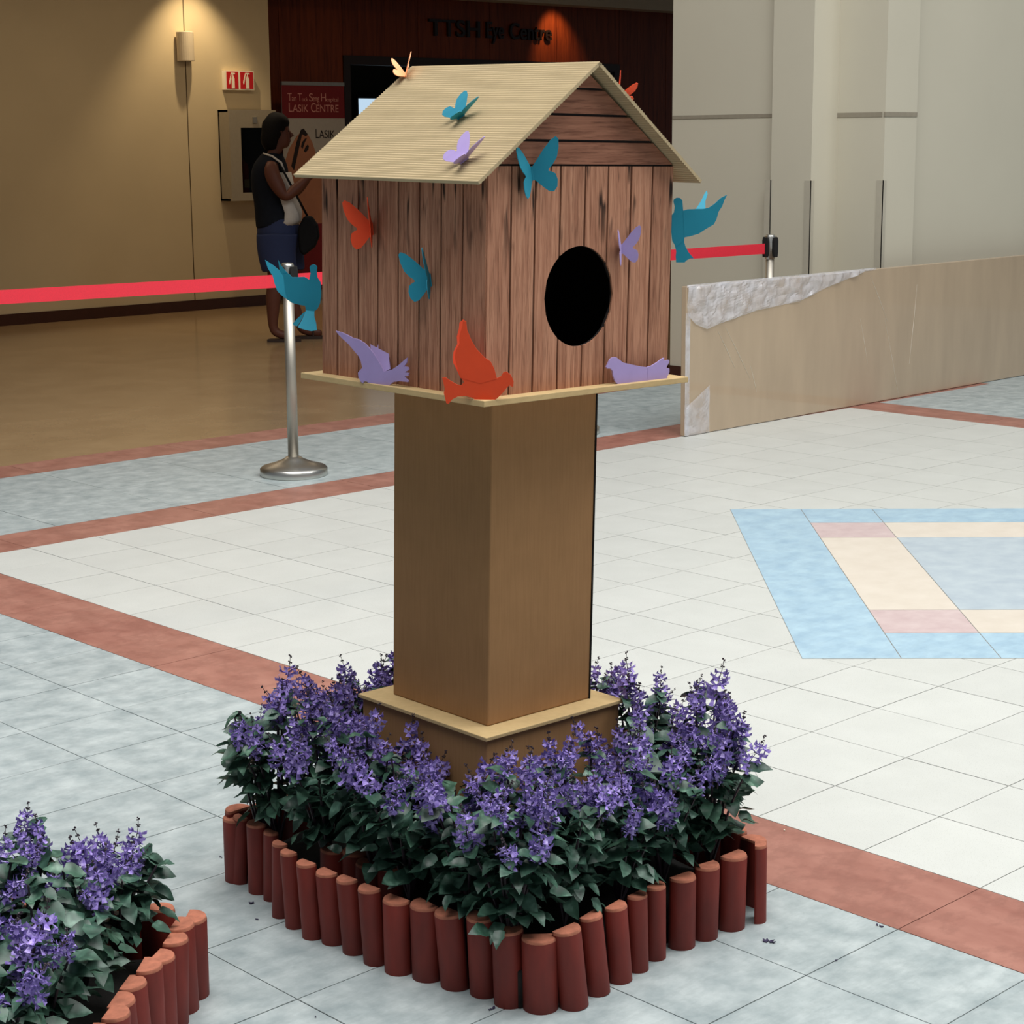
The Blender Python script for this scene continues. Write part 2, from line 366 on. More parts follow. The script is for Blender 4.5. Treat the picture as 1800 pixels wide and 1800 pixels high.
# timber-clad recess with the clinic doorway
YD = 13.4
DL, DR, DH = 9.32, 13.55, 2.452
WD = struct('wall_recess', Mesh().box((XE - 0.6, YD + 0.02, 0), (DL, YD + 0.2, 3.9)).box((DR, YD + 0.02, 0), (19.4, YD + 0.2, 3.9)).box((DL, YD + 0.02, DH), (DR, YD + 0.2, 3.9)), M_black)
px0 = [XE - 0.6, 8.50, DL]; cnt = 0
for a, b in zip(px0[:-1], px0[1:]): 
    part('timber_panel', Mesh().box((a + 0.003, YD, 0.02), (b - 0.003, YD + 0.02, 3.4)), M_panelwood, WD)
hx = [DL, 10.37, 11.43, 12.49, DR]
for a, b in zip(hx[:-1], hx[1:]):
    part('timber_panel', Mesh().box((a + 0.003, YD, DH), (b - 0.003, YD + 0.02, 3.4)), M_panelwood, WD)
rx = [DR, 14.4, 15.3, 16.2, 17.1]
for a, b in zip(rx[:-1], rx[1:]):
    part('timber_panel', Mesh().box((a + 0.003, YD, 0.02), (b - 0.003, YD + 0.02, 3.4)), M_panelwood, WD)
M_room = simple('dim_room_paint', lin(60, 66, 66), 0.9, 0.05)
struct('wall_clinic', Mesh().box((8.6, 16.6, 0), (15.5, 16.8, 3.3)).box((8.6, YD + 0.2, 0), (8.8, 16.6, 3.3)).box((15.3, YD + 0.2, 0), (15.5, 16.6, 3.3)), M_room)
struct('door_1', Mesh().box((DL, YD - 0.015, 0), (DL + 0.09, YD + 0.16, DH)).box((DR - 0.09, YD - 0.015, 0), (DR, YD + 0.16, DH)).box((DL + 0.09, YD - 0.015, DH - 0.09), (DR - 0.09, YD + 0.16, DH)), simple('dark_door_frame', lin(40, 24, 16), 0.5, 0.1))

# ------------------------------------------------------------------ lettering
def text_mesh(body, width, height, depth=0.004, shear=0.0, bold=0.0):
    cu = bpy.data.curves.new('text', 'FONT'); cu.body = body; cu.size = 1; cu.extrude = 0.0; cu.offset = bold; cu.shear = shear
    o = bpy.data.objects.new('text', cu); col.objects.link(o)
    dg = bpy.context.evaluated_depsgraph_get(); dg.update()
    me = bpy.data.meshes.new_from_object(o.evaluated_get(dg)); bpy.data.objects.remove(o)
    xs = [v.co.x for v in me.vertices]; ys = [v.co.y for v in me.vertices]
    x0, x1, y0 = min(xs), max(xs), 0.0; y1 = max(ys)
    mb = Mesh(); n = len(me.vertices)
    vs = [((v.co.x - x0) / (x1 - x0) * width, 0, (v.co.y - y0) / (y1 - y0) * height) for v in me.vertices]
    fs = [tuple(p.vertices) for p in me.polygons]
    mb.add([(x, -depth, z) for x, y, z in vs] + vs, fs)
    edges = {}
    for p in me.polygons:
        for a, b in p.edge_keys: edges[(a, b)] = edges.get((a, b), 0) + 1
    mb.f += [(a, b, b + n, a + n) for (a, b), k in edges.items() if k == 1]; mb.m = [0] * len(mb.f)
    bpy.data.meshes.remove(me); return mb
def shift(mb, v):
    v = Vector(v); mb.v = [tuple(Vector(p) + v) for p in mb.v]; return mb

M_letter = simple('dark_bronze_letter', lin(30, 16, 10), 0.5, 0.05)
sl = at_Y(752, 62, YD); sr = at_Y(967, 72, YD); tp = at_Y(757, 33, YD)
sgn = thing('wall_sign', 'dark raised letters reading TTSH Eye Centre on the timber wall above the doorway', 'sign', (sl.x, YD, sl.z))
words = [('TTSH', 0.0, 0.40), ('Eye', 0.455, 0.595), ('Centre', 0.645, 1.0)]
Wt = sr.x - sl.x; Ht = tp.z - sl.z
for w, a, b in words:
    mb = text_mesh(w, (b - a) * Wt, Ht, 0.03, bold=0.012); shift(mb, (sl.x + a * Wt, YD - 0.0005, sl.z)); part('lettering', mb, M_letter, sgn)

# ------------------------------------------------------------------ things on the back wall
M_sconce = simple('white_sconce', lin(205, 190, 165), 0.5, 0.03)
t = thing('wall_sconce', 'pale half-round wall lamp on the cream wall, above left of the extinguisher sign', 'wall lamp', (6.796, YW, 2.30))
arc = [(6.796 + 0.085 * math.cos(a), YW - 0.02 - 0.10 * math.sin(a)) for a in [math.pi * k / 14 for k in range(15)]]
mb = Mesh().prism([(x, y, 2.305) for x, y in arc], (0, 0, 0.262)); bevel(part('shade', mb, M_sconce, t), 0.004)
part('backplate', Mesh().box((6.73, YW - 0.02, 2.33), (6.862, YW - 0.0005, 2.54)), M_sconce, t)

M_signred = simple('sign_red', lin(190, 22, 26), 0.5, 0.04); M_signwhite = simple('sign_white', lin(235, 225, 205), 0.6, 0.03)
t = thing('extinguisher_sign', 'red projecting sign with two white fire extinguisher pictograms on the cream wall', 'sign', (7.38, YW, 2.05))
za, zb_ = 2.052, 2.23
part('sign_body', Mesh().box((7.218, YW - 0.055, za), (7.548, YW - 0.001, zb_)), M_signwhite, t)
for (p, q) in (((7.222, YW - 0.055), (7.372, YW - 0.055)), ((7.378, YW - 0.055), (7.545, YW - 0.055))):
    p = Vector((*p, 0)); q = Vector((*q, 0)); u = (q - p); nrm = Vector((0, -1, 0))
    def P(a, z, o=0.002): return p + u * a + Vector((0, 0, za + (zb_ - za) * z)) + nrm * o
    pan = part('red_panel', Mesh().prism([P(0.06, 0.06), P(0.96, 0.06), P(0.96, 0.94), P(0.06, 0.94)], nrm * -0.0018), M_signred, t)
    pic = Mesh().prism([P(0.44, 0.08, 0.004), P(0.66, 0.08, 0.004), P(0.66, 0.58, 0.004), P(0.60, 0.70, 0.004), P(0.50, 0.70, 0.004), P(0.44, 0.58, 0.004)], nrm * -0.0018)
    pic.prism([P(0.52, 0.70, 0.004), P(0.58, 0.70, 0.004), P(0.58, 0.82, 0.004), P(0.70, 0.80, 0.004), P(0.70, 0.88, 0.004), P(0.44, 0.90, 0.004), P(0.44, 0.84, 0.004), P(0.52, 0.82, 0.004)], nrm * -0.0018)
    pic.prism([P(0.44, 0.88, 0.004), P(0.40, 0.88, 0.004), P(0.24, 0.40, 0.004), P(0.28, 0.26, 0.004), P(0.33, 0.38, 0.004), P(0.44, 0.80, 0.004)], nrm * -0.0018)
    part('pictogram', pic, M_signwhite, pan)

M_cab = simple('grey_painted_metal', lin(150, 140, 122), 0.45, 0.04); M_glassdark = simple('dark_cabinet_glass', lin(16, 18, 16), 0.08, 0.1, coat=0.3)
t = thing('extinguisher_cabinet', 'grey wall cabinet with a dark window and a red fire extinguisher inside', 'cabinet', (7.40, YW, 1.02))
cx0, cx1, cz0, cz1, cd = 7.155, 7.70, 1.02, 1.865, 0.16
body = Mesh().box((cx0, YW - cd, cz0), (cx0 + 0.02, YW, cz1)).box((cx1 - 0.02, YW - cd, cz0), (cx1, YW, cz1)).box((cx0, YW - cd, cz0), (cx1, YW, cz0 + 0.02)).box((cx0, YW - cd, cz1 - 0.02), (cx1, YW, cz1)).box((cx0, YW - 0.02, cz0), (cx1, YW - 0.001, cz1))
part('body', body, M_cab, t)
part('added_dark_sheet', Mesh().box((cx0 + 0.02, YW - 0.026, cz0 + 0.02), (cx1 - 0.02, YW - 0.0205, cz1 - 0.02)).box((cx1 - 0.026, YW - cd, cz0 + 0.02), (cx1 - 0.0205, YW - 0.026, cz1 - 0.02)), M_black, t)  # black sheets added to make the inside of the cabinet look dark
wx0, wx1, wz0, wz1 = 7.285, 7.60, 1.095, 1.70
fr = Mesh(); y0, y1 = YW - cd - 0.02, YW - cd
fr.box((cx0, y0, cz0), (wx0, y1, cz1)).box((wx1, y0, cz0), (cx1, y1, cz1)).box((wx0, y0, cz0), (wx1, y1, wz0)).box((wx0, y0, wz1), (wx1, y1, cz1))
dr = part('door', fr, M_cab, t)
part('latch', Mesh().box((7.42, y0 - 0.012, 1.745), (7.47, y0, 1.80)), M_steel, dr)
mglass, nt, b = nodes_mat('cabinet_pane', 0.05); b.inputs['Base Color'].default_value = (0.01, 0.01, 0.01, 1); tr = nt.nodes.new('ShaderNodeBsdfTransparent'); tr.inputs[0].default_value = (0.42, 0.42, 0.38, 1)
mx = nt.nodes.new('ShaderNodeMixShader'); mx.inputs[0].default_value = 0.12; nt.links.new(tr.outputs[0], mx.inputs[1]); nt.links.new(b.outputs[0], mx.inputs[2]); nt.links.new(mx.outputs[0], nt.nodes['Material Output'].inputs[0])
part('pane', Mesh().box((wx0, y0 + 0.008, wz0), (wx1, y0 + 0.012, wz1)), mglass, dr)
M_extred = simple('extinguisher_red', lin(190, 20, 20), 0.35, 0.05)
t = thing('fire_extinguisher', 'red fire extinguisher standing behind the glass of the wall cabinet', 'extinguisher', (7.36, YW - 0.09, 1.042))
c = (7.36, YW - 0.09, 1.042)
part('cylinder', Mesh().lathe([(0.0, 0), (0.052, 0.0), (0.055, 0.02), (0.055, 0.27), (0.045, 0.32), (0.018, 0.345), (0.018, 0.37)], 20, 0, c), M_extred, t, smooth=True)
part('valve', Mesh().lathe([(0.022, 0.36), (0.022, 0.40), (0.012, 0.41)], 12, 0, c).box((7.33, YW - 0.10, 1.45), (7.42, YW - 0.08, 1.465)), M_black, t)
part('hose', Mesh().tube([(7.38, YW - 0.10, 1.43), (7.425, YW - 0.12, 1.40), (7.43, YW - 0.12, 1.25), (7.425, YW - 0.12, 1.15)], 0.009, 6), M_black, t)
part('label', Mesh().box((7.33, YW - 0.148, 1.14), (7.39, YW - 0.1455, 1.22)), M_signwhite, t)

# ------------------------------------------------------------------ roll-up banner by the doorway
YB = 12.95
bl = at_Y(494, 143, YB); br = at_Y(604, 146, YB); hb = at_Y(600, 208, YB).z
bx0, bx1, bzt = bl.x, br.x, bl.z
M_banred = simple('banner_red', lin(124, 22, 26), 0.6, 0.04); M_banwhite = simple('banner_white', lin(186, 180, 172), 0.6, 0.03); M_banlet = simple('banner_letter', lin(214, 150, 140), 0.6, 0.03)
t = thing('banner_stand', 'roll-up banner with a red LASIK CENTRE header standing behind the person', 'banner', ((bx0 + bx1) / 2, YB, 0))
part('base', Mesh().box((bx0 - 0.01, YB - 0.10, 0.0), (bx1 + 0.01, YB + 0.10, 0.08)), M_steel, t)
part('top_rail', Mesh().box((bx0, YB - 0.012, bzt - 0.035), (bx1, YB + 0.012, bzt)), M_steel, t)
part('pole', Mesh().tube([((bx0 + bx1) / 2, YB + 0.03, 0.05), ((bx0 + bx1) / 2, YB + 0.03, bzt - 0.02)], 0.01, 8), M_steel, t)
sheet = part('sheet', Mesh().box((bx0, YB - 0.003, 0.05), (bx1, YB + 0.003, bzt - 0.03)), M_banwhite, t)
part('header_panel', Mesh().box((bx0, YB - 0.0045, hb), (bx1, YB - 0.0032, bzt - 0.035)), M_banred, sheet)
zz = at_Y(550, 393, YB).z
part('lower_panel', Mesh().box((bx0, YB - 0.0045, 0.08), (bx1, YB - 0.0032, zz)), M_banred, sheet)
bw = bx1 - bx0
for s, x0, x1, ya, hh, yb_, m in (('T', .09, .155, 178, 14, 0, M_banlet), ('an', .155, .225, 178, 7, 0, M_banlet), ('T', .25, .315, 178, 14, 0, M_banlet), ('ock', .315, .41, 178, 7, 0, M_banlet),
                             ('S', .43, .49, 178, 14, 0, M_banlet), ('eng', .49, .59, 178, 7, 0, M_banlet), ('H', .62, .70, 178, 14, 0, M_banlet), ('ospital', .70, .90, 178, 7, 0, M_banlet),
                             ('L', .105, .16, 197, 16, 0, M_banlet), ('ASIK', .165, .41, 197, 13, 0, M_banlet), ('C', .455, .53, 197, 16, 0, M_banlet), ('ENTRE', .54, .90, 197, 13, 0, M_banlet),
                             ('L', .52, .57, 243, 16, 0, M_letter), ('ASIK', .575, .83, 243, 14, 0, M_letter)):
    z0 = at_Y(545, ya, YB).z; z1 = at_Y(545, ya - hh, YB).z
    mb = text_mesh(s, (x1 - x0) * bw, z1 - z0, 0.0012, bold=0.0); shift(mb, (bx0 + x0 * bw, YB - 0.0048, z0)); part('lettering', mb, m, sheet)
# printed portrait of a face, partly hidden
M_bskin = simple('printed_skin', lin(178, 120, 90), 0.6, 0.06, 8); M_bhair = simple('printed_hair', lin(36, 22, 18), 0.6, 0.1)
def ban(pts, o=0.0048): return [at_Y(x, y, YB - o) for x, y in pts]
pr_ = part('portrait', Mesh().prism(ban([(496, 392), (496, 300), (508, 262), (521, 240), (531, 230), (541, 236), (549, 250), (556, 272), (566, 300), (582, 330), (590, 392)]), (0, 0.001, 0)), M_bskin, sheet)
part('portrait_hair', Mesh().prism(ban([(512, 292), (521, 250), (529, 228), (534, 226), (541, 236), (538, 240), (531, 236), (527, 255), (517, 300)], 0.0052), (0, 0.0004, 0)), M_bhair, sheet)
part('portrait_brow', Mesh().prism(ban([(529, 258), (531, 250), (536, 244), (540, 242), (536, 250), (532, 262)], 0.0052), (0, 0.0004, 0)), M_bhair, sheet)
part('portrait_eye', Mesh().prism(ban([(534, 266), (537, 258), (541, 254), (543, 257), (542, 263), (537, 268)], 0.0052), (0, 0.0004, 0)), M_bhair, sheet)

# lit screen and strip lamp inside the clinic
t0 = at_Y(630, 173, 16.2); t1 = at_Y(672, 199, 16.2)
t = thing('wall_screen', 'bright pale blue screen glowing inside the dark clinic doorway', 'screen', ((t0.x + t1.x) / 2, 16.2, t1.z))
part('panel', Mesh().box((t0.x - 0.03, 16.2, t1.z - 0.12), (t1.x + 0.55, 16.26, t0.z + 0.03)), M_black, t)
part('display', Mesh().box((t0.x, 16.196, t1.z - 0.1), (t1.x + 0.52, 16.2, t0.z)), emit('screen_light', (0.62, 0.82, 1.0, 1), 0.85), t)
part('bracket', Mesh().box((t0.x + 0.3, 16.26, t1.z), (t0.x + 0.45, 16.6, t1.z + 0.1)), M_black, t)
a = at_Y(664, 106, 15.6); b = at_Y(692, 106, 15.6)
t = thing('strip_lamp', 'thin white strip lamp high in the clinic doorway, left of the pale butterfly', 'lamp', (a.x, 15.6, a.z))
part('tube', Mesh().box((a.x, 15.58, a.z - 0.018), (b.x, 15.62, a.z + 0.014)), emit('strip_light', (1, 0.9, 0.85, 1), 0.4), t)
part('hanger', Mesh().tube([((a.x + b.x) / 2, 15.6, a.z + 0.01), ((a.x + b.x) / 2, 15.6, 3.4)], 0.006, 6), M_black, t)

# ------------------------------------------------------------------ queue stanchions and belts
def stanchion(loc, label, head_turn=0.0):
    t = thing('stanchion', label, 'stanchion', loc, group='queue stanchions')
    part('base', Mesh().lathe([(0.158, 0.0), (0.161, 0.006), (0.161, 0.034), (0.150, 0.044), (0.10, 0.058), (0.05, 0.078), (0.034, 0.09)], 40), M_steel2, t, False, True)
    part('pole', Mesh().lathe([(0.0255, 0.085), (0.0255, 0.86)], 24), M_steel, t, False, True)
    h = part('head', Mesh().lathe([(0.0255, 0.86), (0.030, 0.865), (0.030, 0.995), (0.026, 1.006), (0.0, 1.007)], 24), M_steel2, t, False, True)
    for k in range(4):
        a = head_turn + math.pi / 2 * k; u = Vector((math.cos(a), math.sin(a), 0)); w = Vector((-u.y, u.x, 0))
        c = Vector((0, 0, 0.925)) + u * 0.034
        mb = Mesh().prism([c + w * x + Vector((0, 0, z)) for x, z in ((-0.013, -0.05), (0.013, -0.05), (0.018, -0.02), (0.018, 0.045), (0.012, 0.066), (-0.012, 0.066), (-0.018, 0.045), (-0.018, -0.02))], u * 0.012)
        part('clip', mb, M_black, h, False)
    return t
s1 = Vector((2.03, 4.76, 0)); s3 = Vector((3.86, 4.71, 0)); s2 = Vector((5.50, 4.66, 0))
stanchion(s1, 'steel stanchion post with round base, left of the birdhouse, holding a red belt', 0.0)
stanchion(s3, 'steel stanchion almost wholly hidden behind the cardboard pillar, only its base edge showing', 0.0)
stanchion(s2, 'steel stanchion with black clips standing behind the wrapped board', 0.0)
def belt(p, q, label, z=0.925, sag=0.0):
    p, q = Vector(p), Vector(q); n = 14; u = (q - p).normalized(); w = Vector((-u.y, u.x, 0)); mb = Mesh(); vs = []; fs = []
    for i in range(n + 1):
        a = i / n; c = p.lerp(q, a) + Vector((0, 0, z - sag * 4 * a * (1 - a)))
        for s, h in ((-1, -1), (1, -1), (1, 1), (-1, 1)): vs.append(c + w * 0.0012 * s + Vector((0, 0, 0.030 * h)))
    for i in range(n):
        for k in range(4): fs.append((4 * i + k, 4 * i + (k + 1) % 4, 4 * i + 4 + (k + 1) % 4, 4 * i + 4 + k))
    fs += [(0, 3, 2, 1), (4 * n, 4 * n + 1, 4 * n + 2, 4 * n + 3)]
    mb.add(vs, fs); o = link('queue_belt', mb.data('queue_belt', M_belt)); return tag(o, label, 'belt', 'red queue belts')
lft = at_z(-250, 537, 0.925); lft.z = 0
s4 = lft
stanchion(s4, 'steel stanchion beyond the left edge, holding the far end of the red belt')
d14 = (s4 - s1).normalized() * 0.05
belt(s1 + d14, s4 - d14, 'bright red belt running left from the stanchion by the blue bird')
d = (s3 - s1).normalized() * 0.05; belt(s1 + d, s3 - d, 'red belt behind the birdhouse, seen between the blue bird and the stanchion')
d = (s2 - s3).normalized() * 0.05; belt(s3 + d, s2 - d, 'red belt right of the birdhouse, ending at the post behind the wrapped board')

# ------------------------------------------------------------------ wrapped board
YP = 4.185
t = thing('wrapped_board', 'large brown board wrapped in clear plastic film standing on the floor at right', 'board', (4.21, YP, 0))
bvec = Vector((1, 0.026, 0)).normalized(); bn = Vector((bvec.y, -bvec.x, 0))
b0 = Vector((4.195, YP - 0.01, 0))
def BP(u, z, o=0.0): return b0 + bvec * u + bn * o + Vector((0, 0, z))
mb = Mesh().prism([BP(0.0, 0.002), BP(4.4, 0.002), BP(4.4, 0.80), BP(0.0, 0.80)], -bn * 0.035)
bevel(part('board', mb, M_board, t), 0.004)
def film_grid(name, f_lo, f_hi, u0, u1, nu, nv, amp, off, seed, mat=M_film):
    vs = []; fs = []
    for i in range(nu + 1):
        u = u0 + (u1 - u0) * i / nu
        for j in range(nv + 1):
            lo, hi = f_lo(u), f_hi(u); z = lo + (hi - lo) * j / nv
            d = mnoise.noise(Vector((u * 7 + seed, z * 8, seed))) + 0.45 * mnoise.noise(Vector((u * 20, z * 20 + seed, 3)))
            e = 1.0 if 0 < j < nv and 0 < i < nu else 0.5
            vs.append(BP(u, z, off + amp * (abs(d)) * e))
    for i in range(nu):
        for j in range(nv): k = i * (nv + 1) + j; fs.append((k, k + nv + 1, k + nv + 2, k + 1))
    return part(name, Mesh().add(vs, fs), mat, t)
def top_lo(u):
    k = [(0, 0.66), (0.06, 0.60), (0.16, 0.565), (0.3, 0.59), (0.6, 0.635), (1.0, 0.66), (1.25, 0.72), (1.5, 0.765), (1.62, 0.79)]
    for (a, b), (c, d) in zip(k, k[1:]):
        if a <= u <= c: return b + (d - b) * (u - a) / (c - a)
    return 0.79
film_grid('top_film', top_lo, lambda u: 0.801, 0.0, 1.62, 72, 14, 0.034, 0.003, 1.7)
film_grid('corner_film', lambda u: 0.004, lambda u: 0.16 + 0.5 * u, 0.0, 0.20, 12, 14, 0.014, 0.002, 5.1)
film_grid('edge_film', lambda u: 0.004, lambda u: 0.66, -0.008, 0.03, 4, 30, 0.012, 0.001, 8.3)
film_grid('hem_film', lambda u: 0.794, lambda u: 0.808, 0.0, 1.75, 80, 2, 0.012, 0.001, 2.2)
M_crease = simple('film_crease', lin(214, 206, 190), 0.15, 0.05, coat=0.6)
for (a, b) in (((1262, 582), (1292, 648)), ((1275, 575), (1318, 665)), ((1512, 560), (1525, 640)), ((1555, 560), (1580, 700)), ((1530, 485), (1560, 565)), ((1612, 500), (1598, 640)), ((1318, 640), (1330, 690))):
    p = at_plane(*a, b0 + bn * 0.001, bn); q = at_plane(*b, b0 + bn * 0.001, bn)
    part('film_crease', Mesh().tube([p, p.lerp(q, 0.5) + bvec * 0.004, q], [0.0006, 0.0014, 0.0006], 5), M_crease, t)

# ------------------------------------------------------------------ the cardboard birdhouse on its pedestal
TILT = 0.0228; PHI = 0.0174
Rt = Matrix.Rotation(TILT, 3, FWD)
BASE = Vector((-0.731, 0.4436, 0.0))
BH = thing('birdhouse', 'large cardboard birdhouse with plank walls and gabled roof on a tall square pedestal', 'birdhouse', BASE, Rt)
BHM = wm(BH)
def boxc(h, z0, z1): return Mesh().box((-h, -h, z0), (h, h, z1))
plinth = bevel(part('plinth', boxc(0.190, 0.004, 0.412), M_card, BH, False), 0.003)
bevel(part('plinth_lid', boxc(0.197, 0.412, 0.42), M_cardlit, plinth, False), 0.0012)
# pillar: four folded cardboard faces with a slightly open seam at the right rear edge
pil = Mesh().box((-0.145, -0.145, 0.42), (0.145, 0.145, 1.084))
bevel(part('pillar', pil, M_card, BH, False), 0.003)
part('pillar_seam', Mesh().box((0.1445, -0.1465, 0.42), (0.1475, -0.138, 1.083)), M_black, BH, False)
HZ = 1.0844; W, L, OV, BT = 0.515, 0.4714, 0.0304, 0.0115
HW, HA, RF, EO, HE, RB, HR = 0.4305, 0.5915, 0.030, 0.0515, 0.4036, 0.022, 0.6222
cph, sph = math.cos(PHI), math.sin(PHI)
def hl(x, y, z): return Vector((x * cph - y * sph, x * sph + y * cph, HZ + z))   # house frame -> birdhouse frame
def hmesh(mb): mb.v = [tuple(hl(*v)) for v in mb.v]; return mb
def hw(x, y, z): return BHM @ hl(x, y, z)                                         # house frame -> world
HR3 = (BHM.to_3x3() @ Matrix.Rotation(PHI, 3, 'Z'))
bevel(part('base_board', hmesh(Mesh().box((-W / 2 - OV, -L / 2 - OV, 0), (W / 2 + OV, L / 2 + OV, BT))), M_cardlit, BH, False), 0.0012)
# inner shell (dark) behind the planks, so the joints and the entrance read as depth
T = 0.010
inner = Mesh()
def shell_wall(mb, pts, off): return mb.prism(pts, off)
sl_ = (HA - HW) / (W / 2)
shell = part('shell', hmesh(Mesh().box((-W / 2 + T, -L / 2 + T, BT), (-W / 2 + T + 0.004, L / 2 - T, HW)).box((W / 2 - T - 0.004, -L / 2 + T, BT), (W / 2 - T, L / 2 - T, HW)).box((-W / 2 + T, L / 2 - T - 0.004, BT), (W / 2 - T, L / 2 - T, HW))), M_seam, BH, False)
HCX, HCZ, HRAD = -0.003, 0.176, 0.0955
hole_w = at_plane(1018, 521, hw(0, -L / 2, 0.2), HR3 @ Vector((0, -1, 0)))
_inv = (BHM @ Matrix.Rotation(PHI, 4, 'Z')).inverted() @ hole_w; HCX, HCZ = _inv.x, _inv.z - HZ
def columns(x0, x1, top, y0, th, n=10, bottom=BT, sel=None):
    """upright board on the gable front between x0 and x1, with the round entrance cut away"""
    xs = [x0 + (x1 - x0) * i / n for i in range(n + 1)]; mb = Mesh()
    for e in (HCX - HRAD, HCX + HRAD):
        if x0 + 1e-4 < e < x1 - 1e-4: xs.append(e)
    xs.sort()
    def hole(x):
        d = HRAD ** 2 - (x - HCX) ** 2
        return None if d < 0 else math.sqrt(d)
    for a, b in zip(xs, xs[1:]):
        m = (a + b) / 2; ta, tb = top(a), top(b)
        if hole(m) is None: segs = [(bottom, bottom, ta, tb)]
        else:
            ha, hb_ = hole(a) or 0.0, hole(b) or 0.0
            segs = [(bottom, bottom, HCZ - ha, HCZ - hb_), (HCZ + ha, HCZ + hb_, ta, tb)]
            if sel: segs = segs[:1] if sel == 'lower' else segs[1:]
        for (p, q, r, s) in segs:
            mb.add([(a, y0, p), (b, y0, q), (b, y0, s), (a, y0, r), (a, y0 + th, p), (b, y0 + th, q), (b, y0 + th, s), (a, y0 + th, r)],
                   [(0, 1, 2, 3), (7, 6, 5, 4), (0, 4, 5, 1), (3, 2, 6, 7), (0, 3, 7, 4), (1, 5, 6, 2)])
    bm = bmesh.new(); vs = [bm.verts.new(v) for v in mb.v]
    for q in mb.f:
        try: bm.faces.new([vs[i] for i in q])
        except ValueError: pass
    bmesh.ops.remove_doubles(bm, verts=bm.verts, dist=1e-5)
    inner_f = {}
    for f_ in bm.faces: inner_f.setdefault(tuple(round(c, 5) for c in f_.calc_center_median()), []).append(f_)
    bmesh.ops.delete(bm, geom=[f_ for l in inner_f.values() if len(l) > 1 for f_ in l], context='FACES')
    bm.verts.index_update(); out = Mesh(); out.v = [tuple(v.co) for v in bm.verts]; out.f = [tuple(v.index for v in f_.verts) for f_ in bm.faces]; out.m = [0] * len(out.f); bm.free(); return out
front = part('front_wall', hmesh(columns(-W / 2 + T, W / 2 - T, lambda x: HW, -L / 2 + 0.0035, 0.004, 24)), M_seam, BH, False)
G = 0.0023
seams_px = [855, 898, 940, 984, 1027, 1067, 1107, 1144, 1181]
fx = []
for i, s in enumerate(seams_px):
    q = at_plane(s, 420, hw(0, -L / 2, 0.2), HR3 @ Vector((0, -1, 0))); fx.append(((BHM @ Matrix.Rotation(PHI, 4, 'Z')).inverted() @ q).x)
fx[0], fx[-1] = -W / 2, W / 2
for a, b in zip(fx, fx[1:]):
    if HCX - HRAD < a + G and b - G < HCX + HRAD:
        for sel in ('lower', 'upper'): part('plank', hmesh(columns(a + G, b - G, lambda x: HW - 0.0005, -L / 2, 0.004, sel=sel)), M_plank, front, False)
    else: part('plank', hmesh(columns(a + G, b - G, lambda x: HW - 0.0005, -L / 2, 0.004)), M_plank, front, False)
# gable of level boards
gb = [HW, 0.4762, 0.5232, 0.5700]
def half(z): return max(0.0, W / 2 * (HA + 0.012 - z) / (HA + 0.012 - HW))
zs = [HW + 0.001] + [HW + (HA + 0.010 - HW) * k for k in (0.27, 0.55, 0.83)] + [HA + 0.010]
gbk = part('gable', hmesh(Mesh().prism([(-half(HW), -L / 2 + 0.0035, HW), (half(HW), -L / 2 + 0.0035, HW), (0, -L / 2 + 0.0035, HA + 0.01)], (0, 0.004, 0))), M_seam, BH, False)
for a, b in zip(zs, zs[1:]):
    a2, b2 = a + G, b - G
    pts = [(-half(a2), a2), (half(a2), a2), (half(b2), b2), (-half(b2), b2)]
    part('plank', hmesh(Mesh().prism([(x, -L / 2, z) for x, z in pts], (0, 0.004, 0))), M_gable, gbk, False)
part('rear_gable', hmesh(Mesh().prism([(-half(HW), L / 2, HW), (half(HW), L / 2, HW), (0, L / 2, HA + 0.01)], (0, -0.004, 0))), M_gable, BH, False)
# side walls of upright boards
side_px = [566, 593, 630, 664, 700, 737, 775, 813, 855]
sy = []
for s in side_px:
    q = at_plane(s, 420, hw(-W / 2, 0, 0.2), HR3 @ Vector((-1, 0, 0))); sy.append(((BHM @ Matrix.Rotation(PHI, 4, 'Z')).inverted() @ q).y)
sy[0], sy[-1] = L / 2, -L / 2
lw = part('side_wall', hmesh(Mesh().box((-W / 2 + 0.0035, -L / 2 + 0.006, BT), (-W / 2 + 0.0075, L / 2 - 0.002, HW))), M_seam, BH, False)
for a, b in zip(sy, sy[1:]):
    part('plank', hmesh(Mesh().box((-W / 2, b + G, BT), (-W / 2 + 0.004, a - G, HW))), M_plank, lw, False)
rw = part('side_wall', hmesh(Mesh().box((W / 2 - 0.0075, -L / 2 + 0.006, BT), (W / 2 - 0.0035, L / 2 - 0.002, HW))), M_seam, BH, False)
for k in range(8):
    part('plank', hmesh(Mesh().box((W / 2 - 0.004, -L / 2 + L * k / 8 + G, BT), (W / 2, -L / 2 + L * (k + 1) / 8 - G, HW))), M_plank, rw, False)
part('rear_wall', hmesh(Mesh().box((-W / 2 + 0.004, L / 2 - 0.004, BT), (W / 2 - 0.004, L / 2, HW))), M_plank, BH, False)
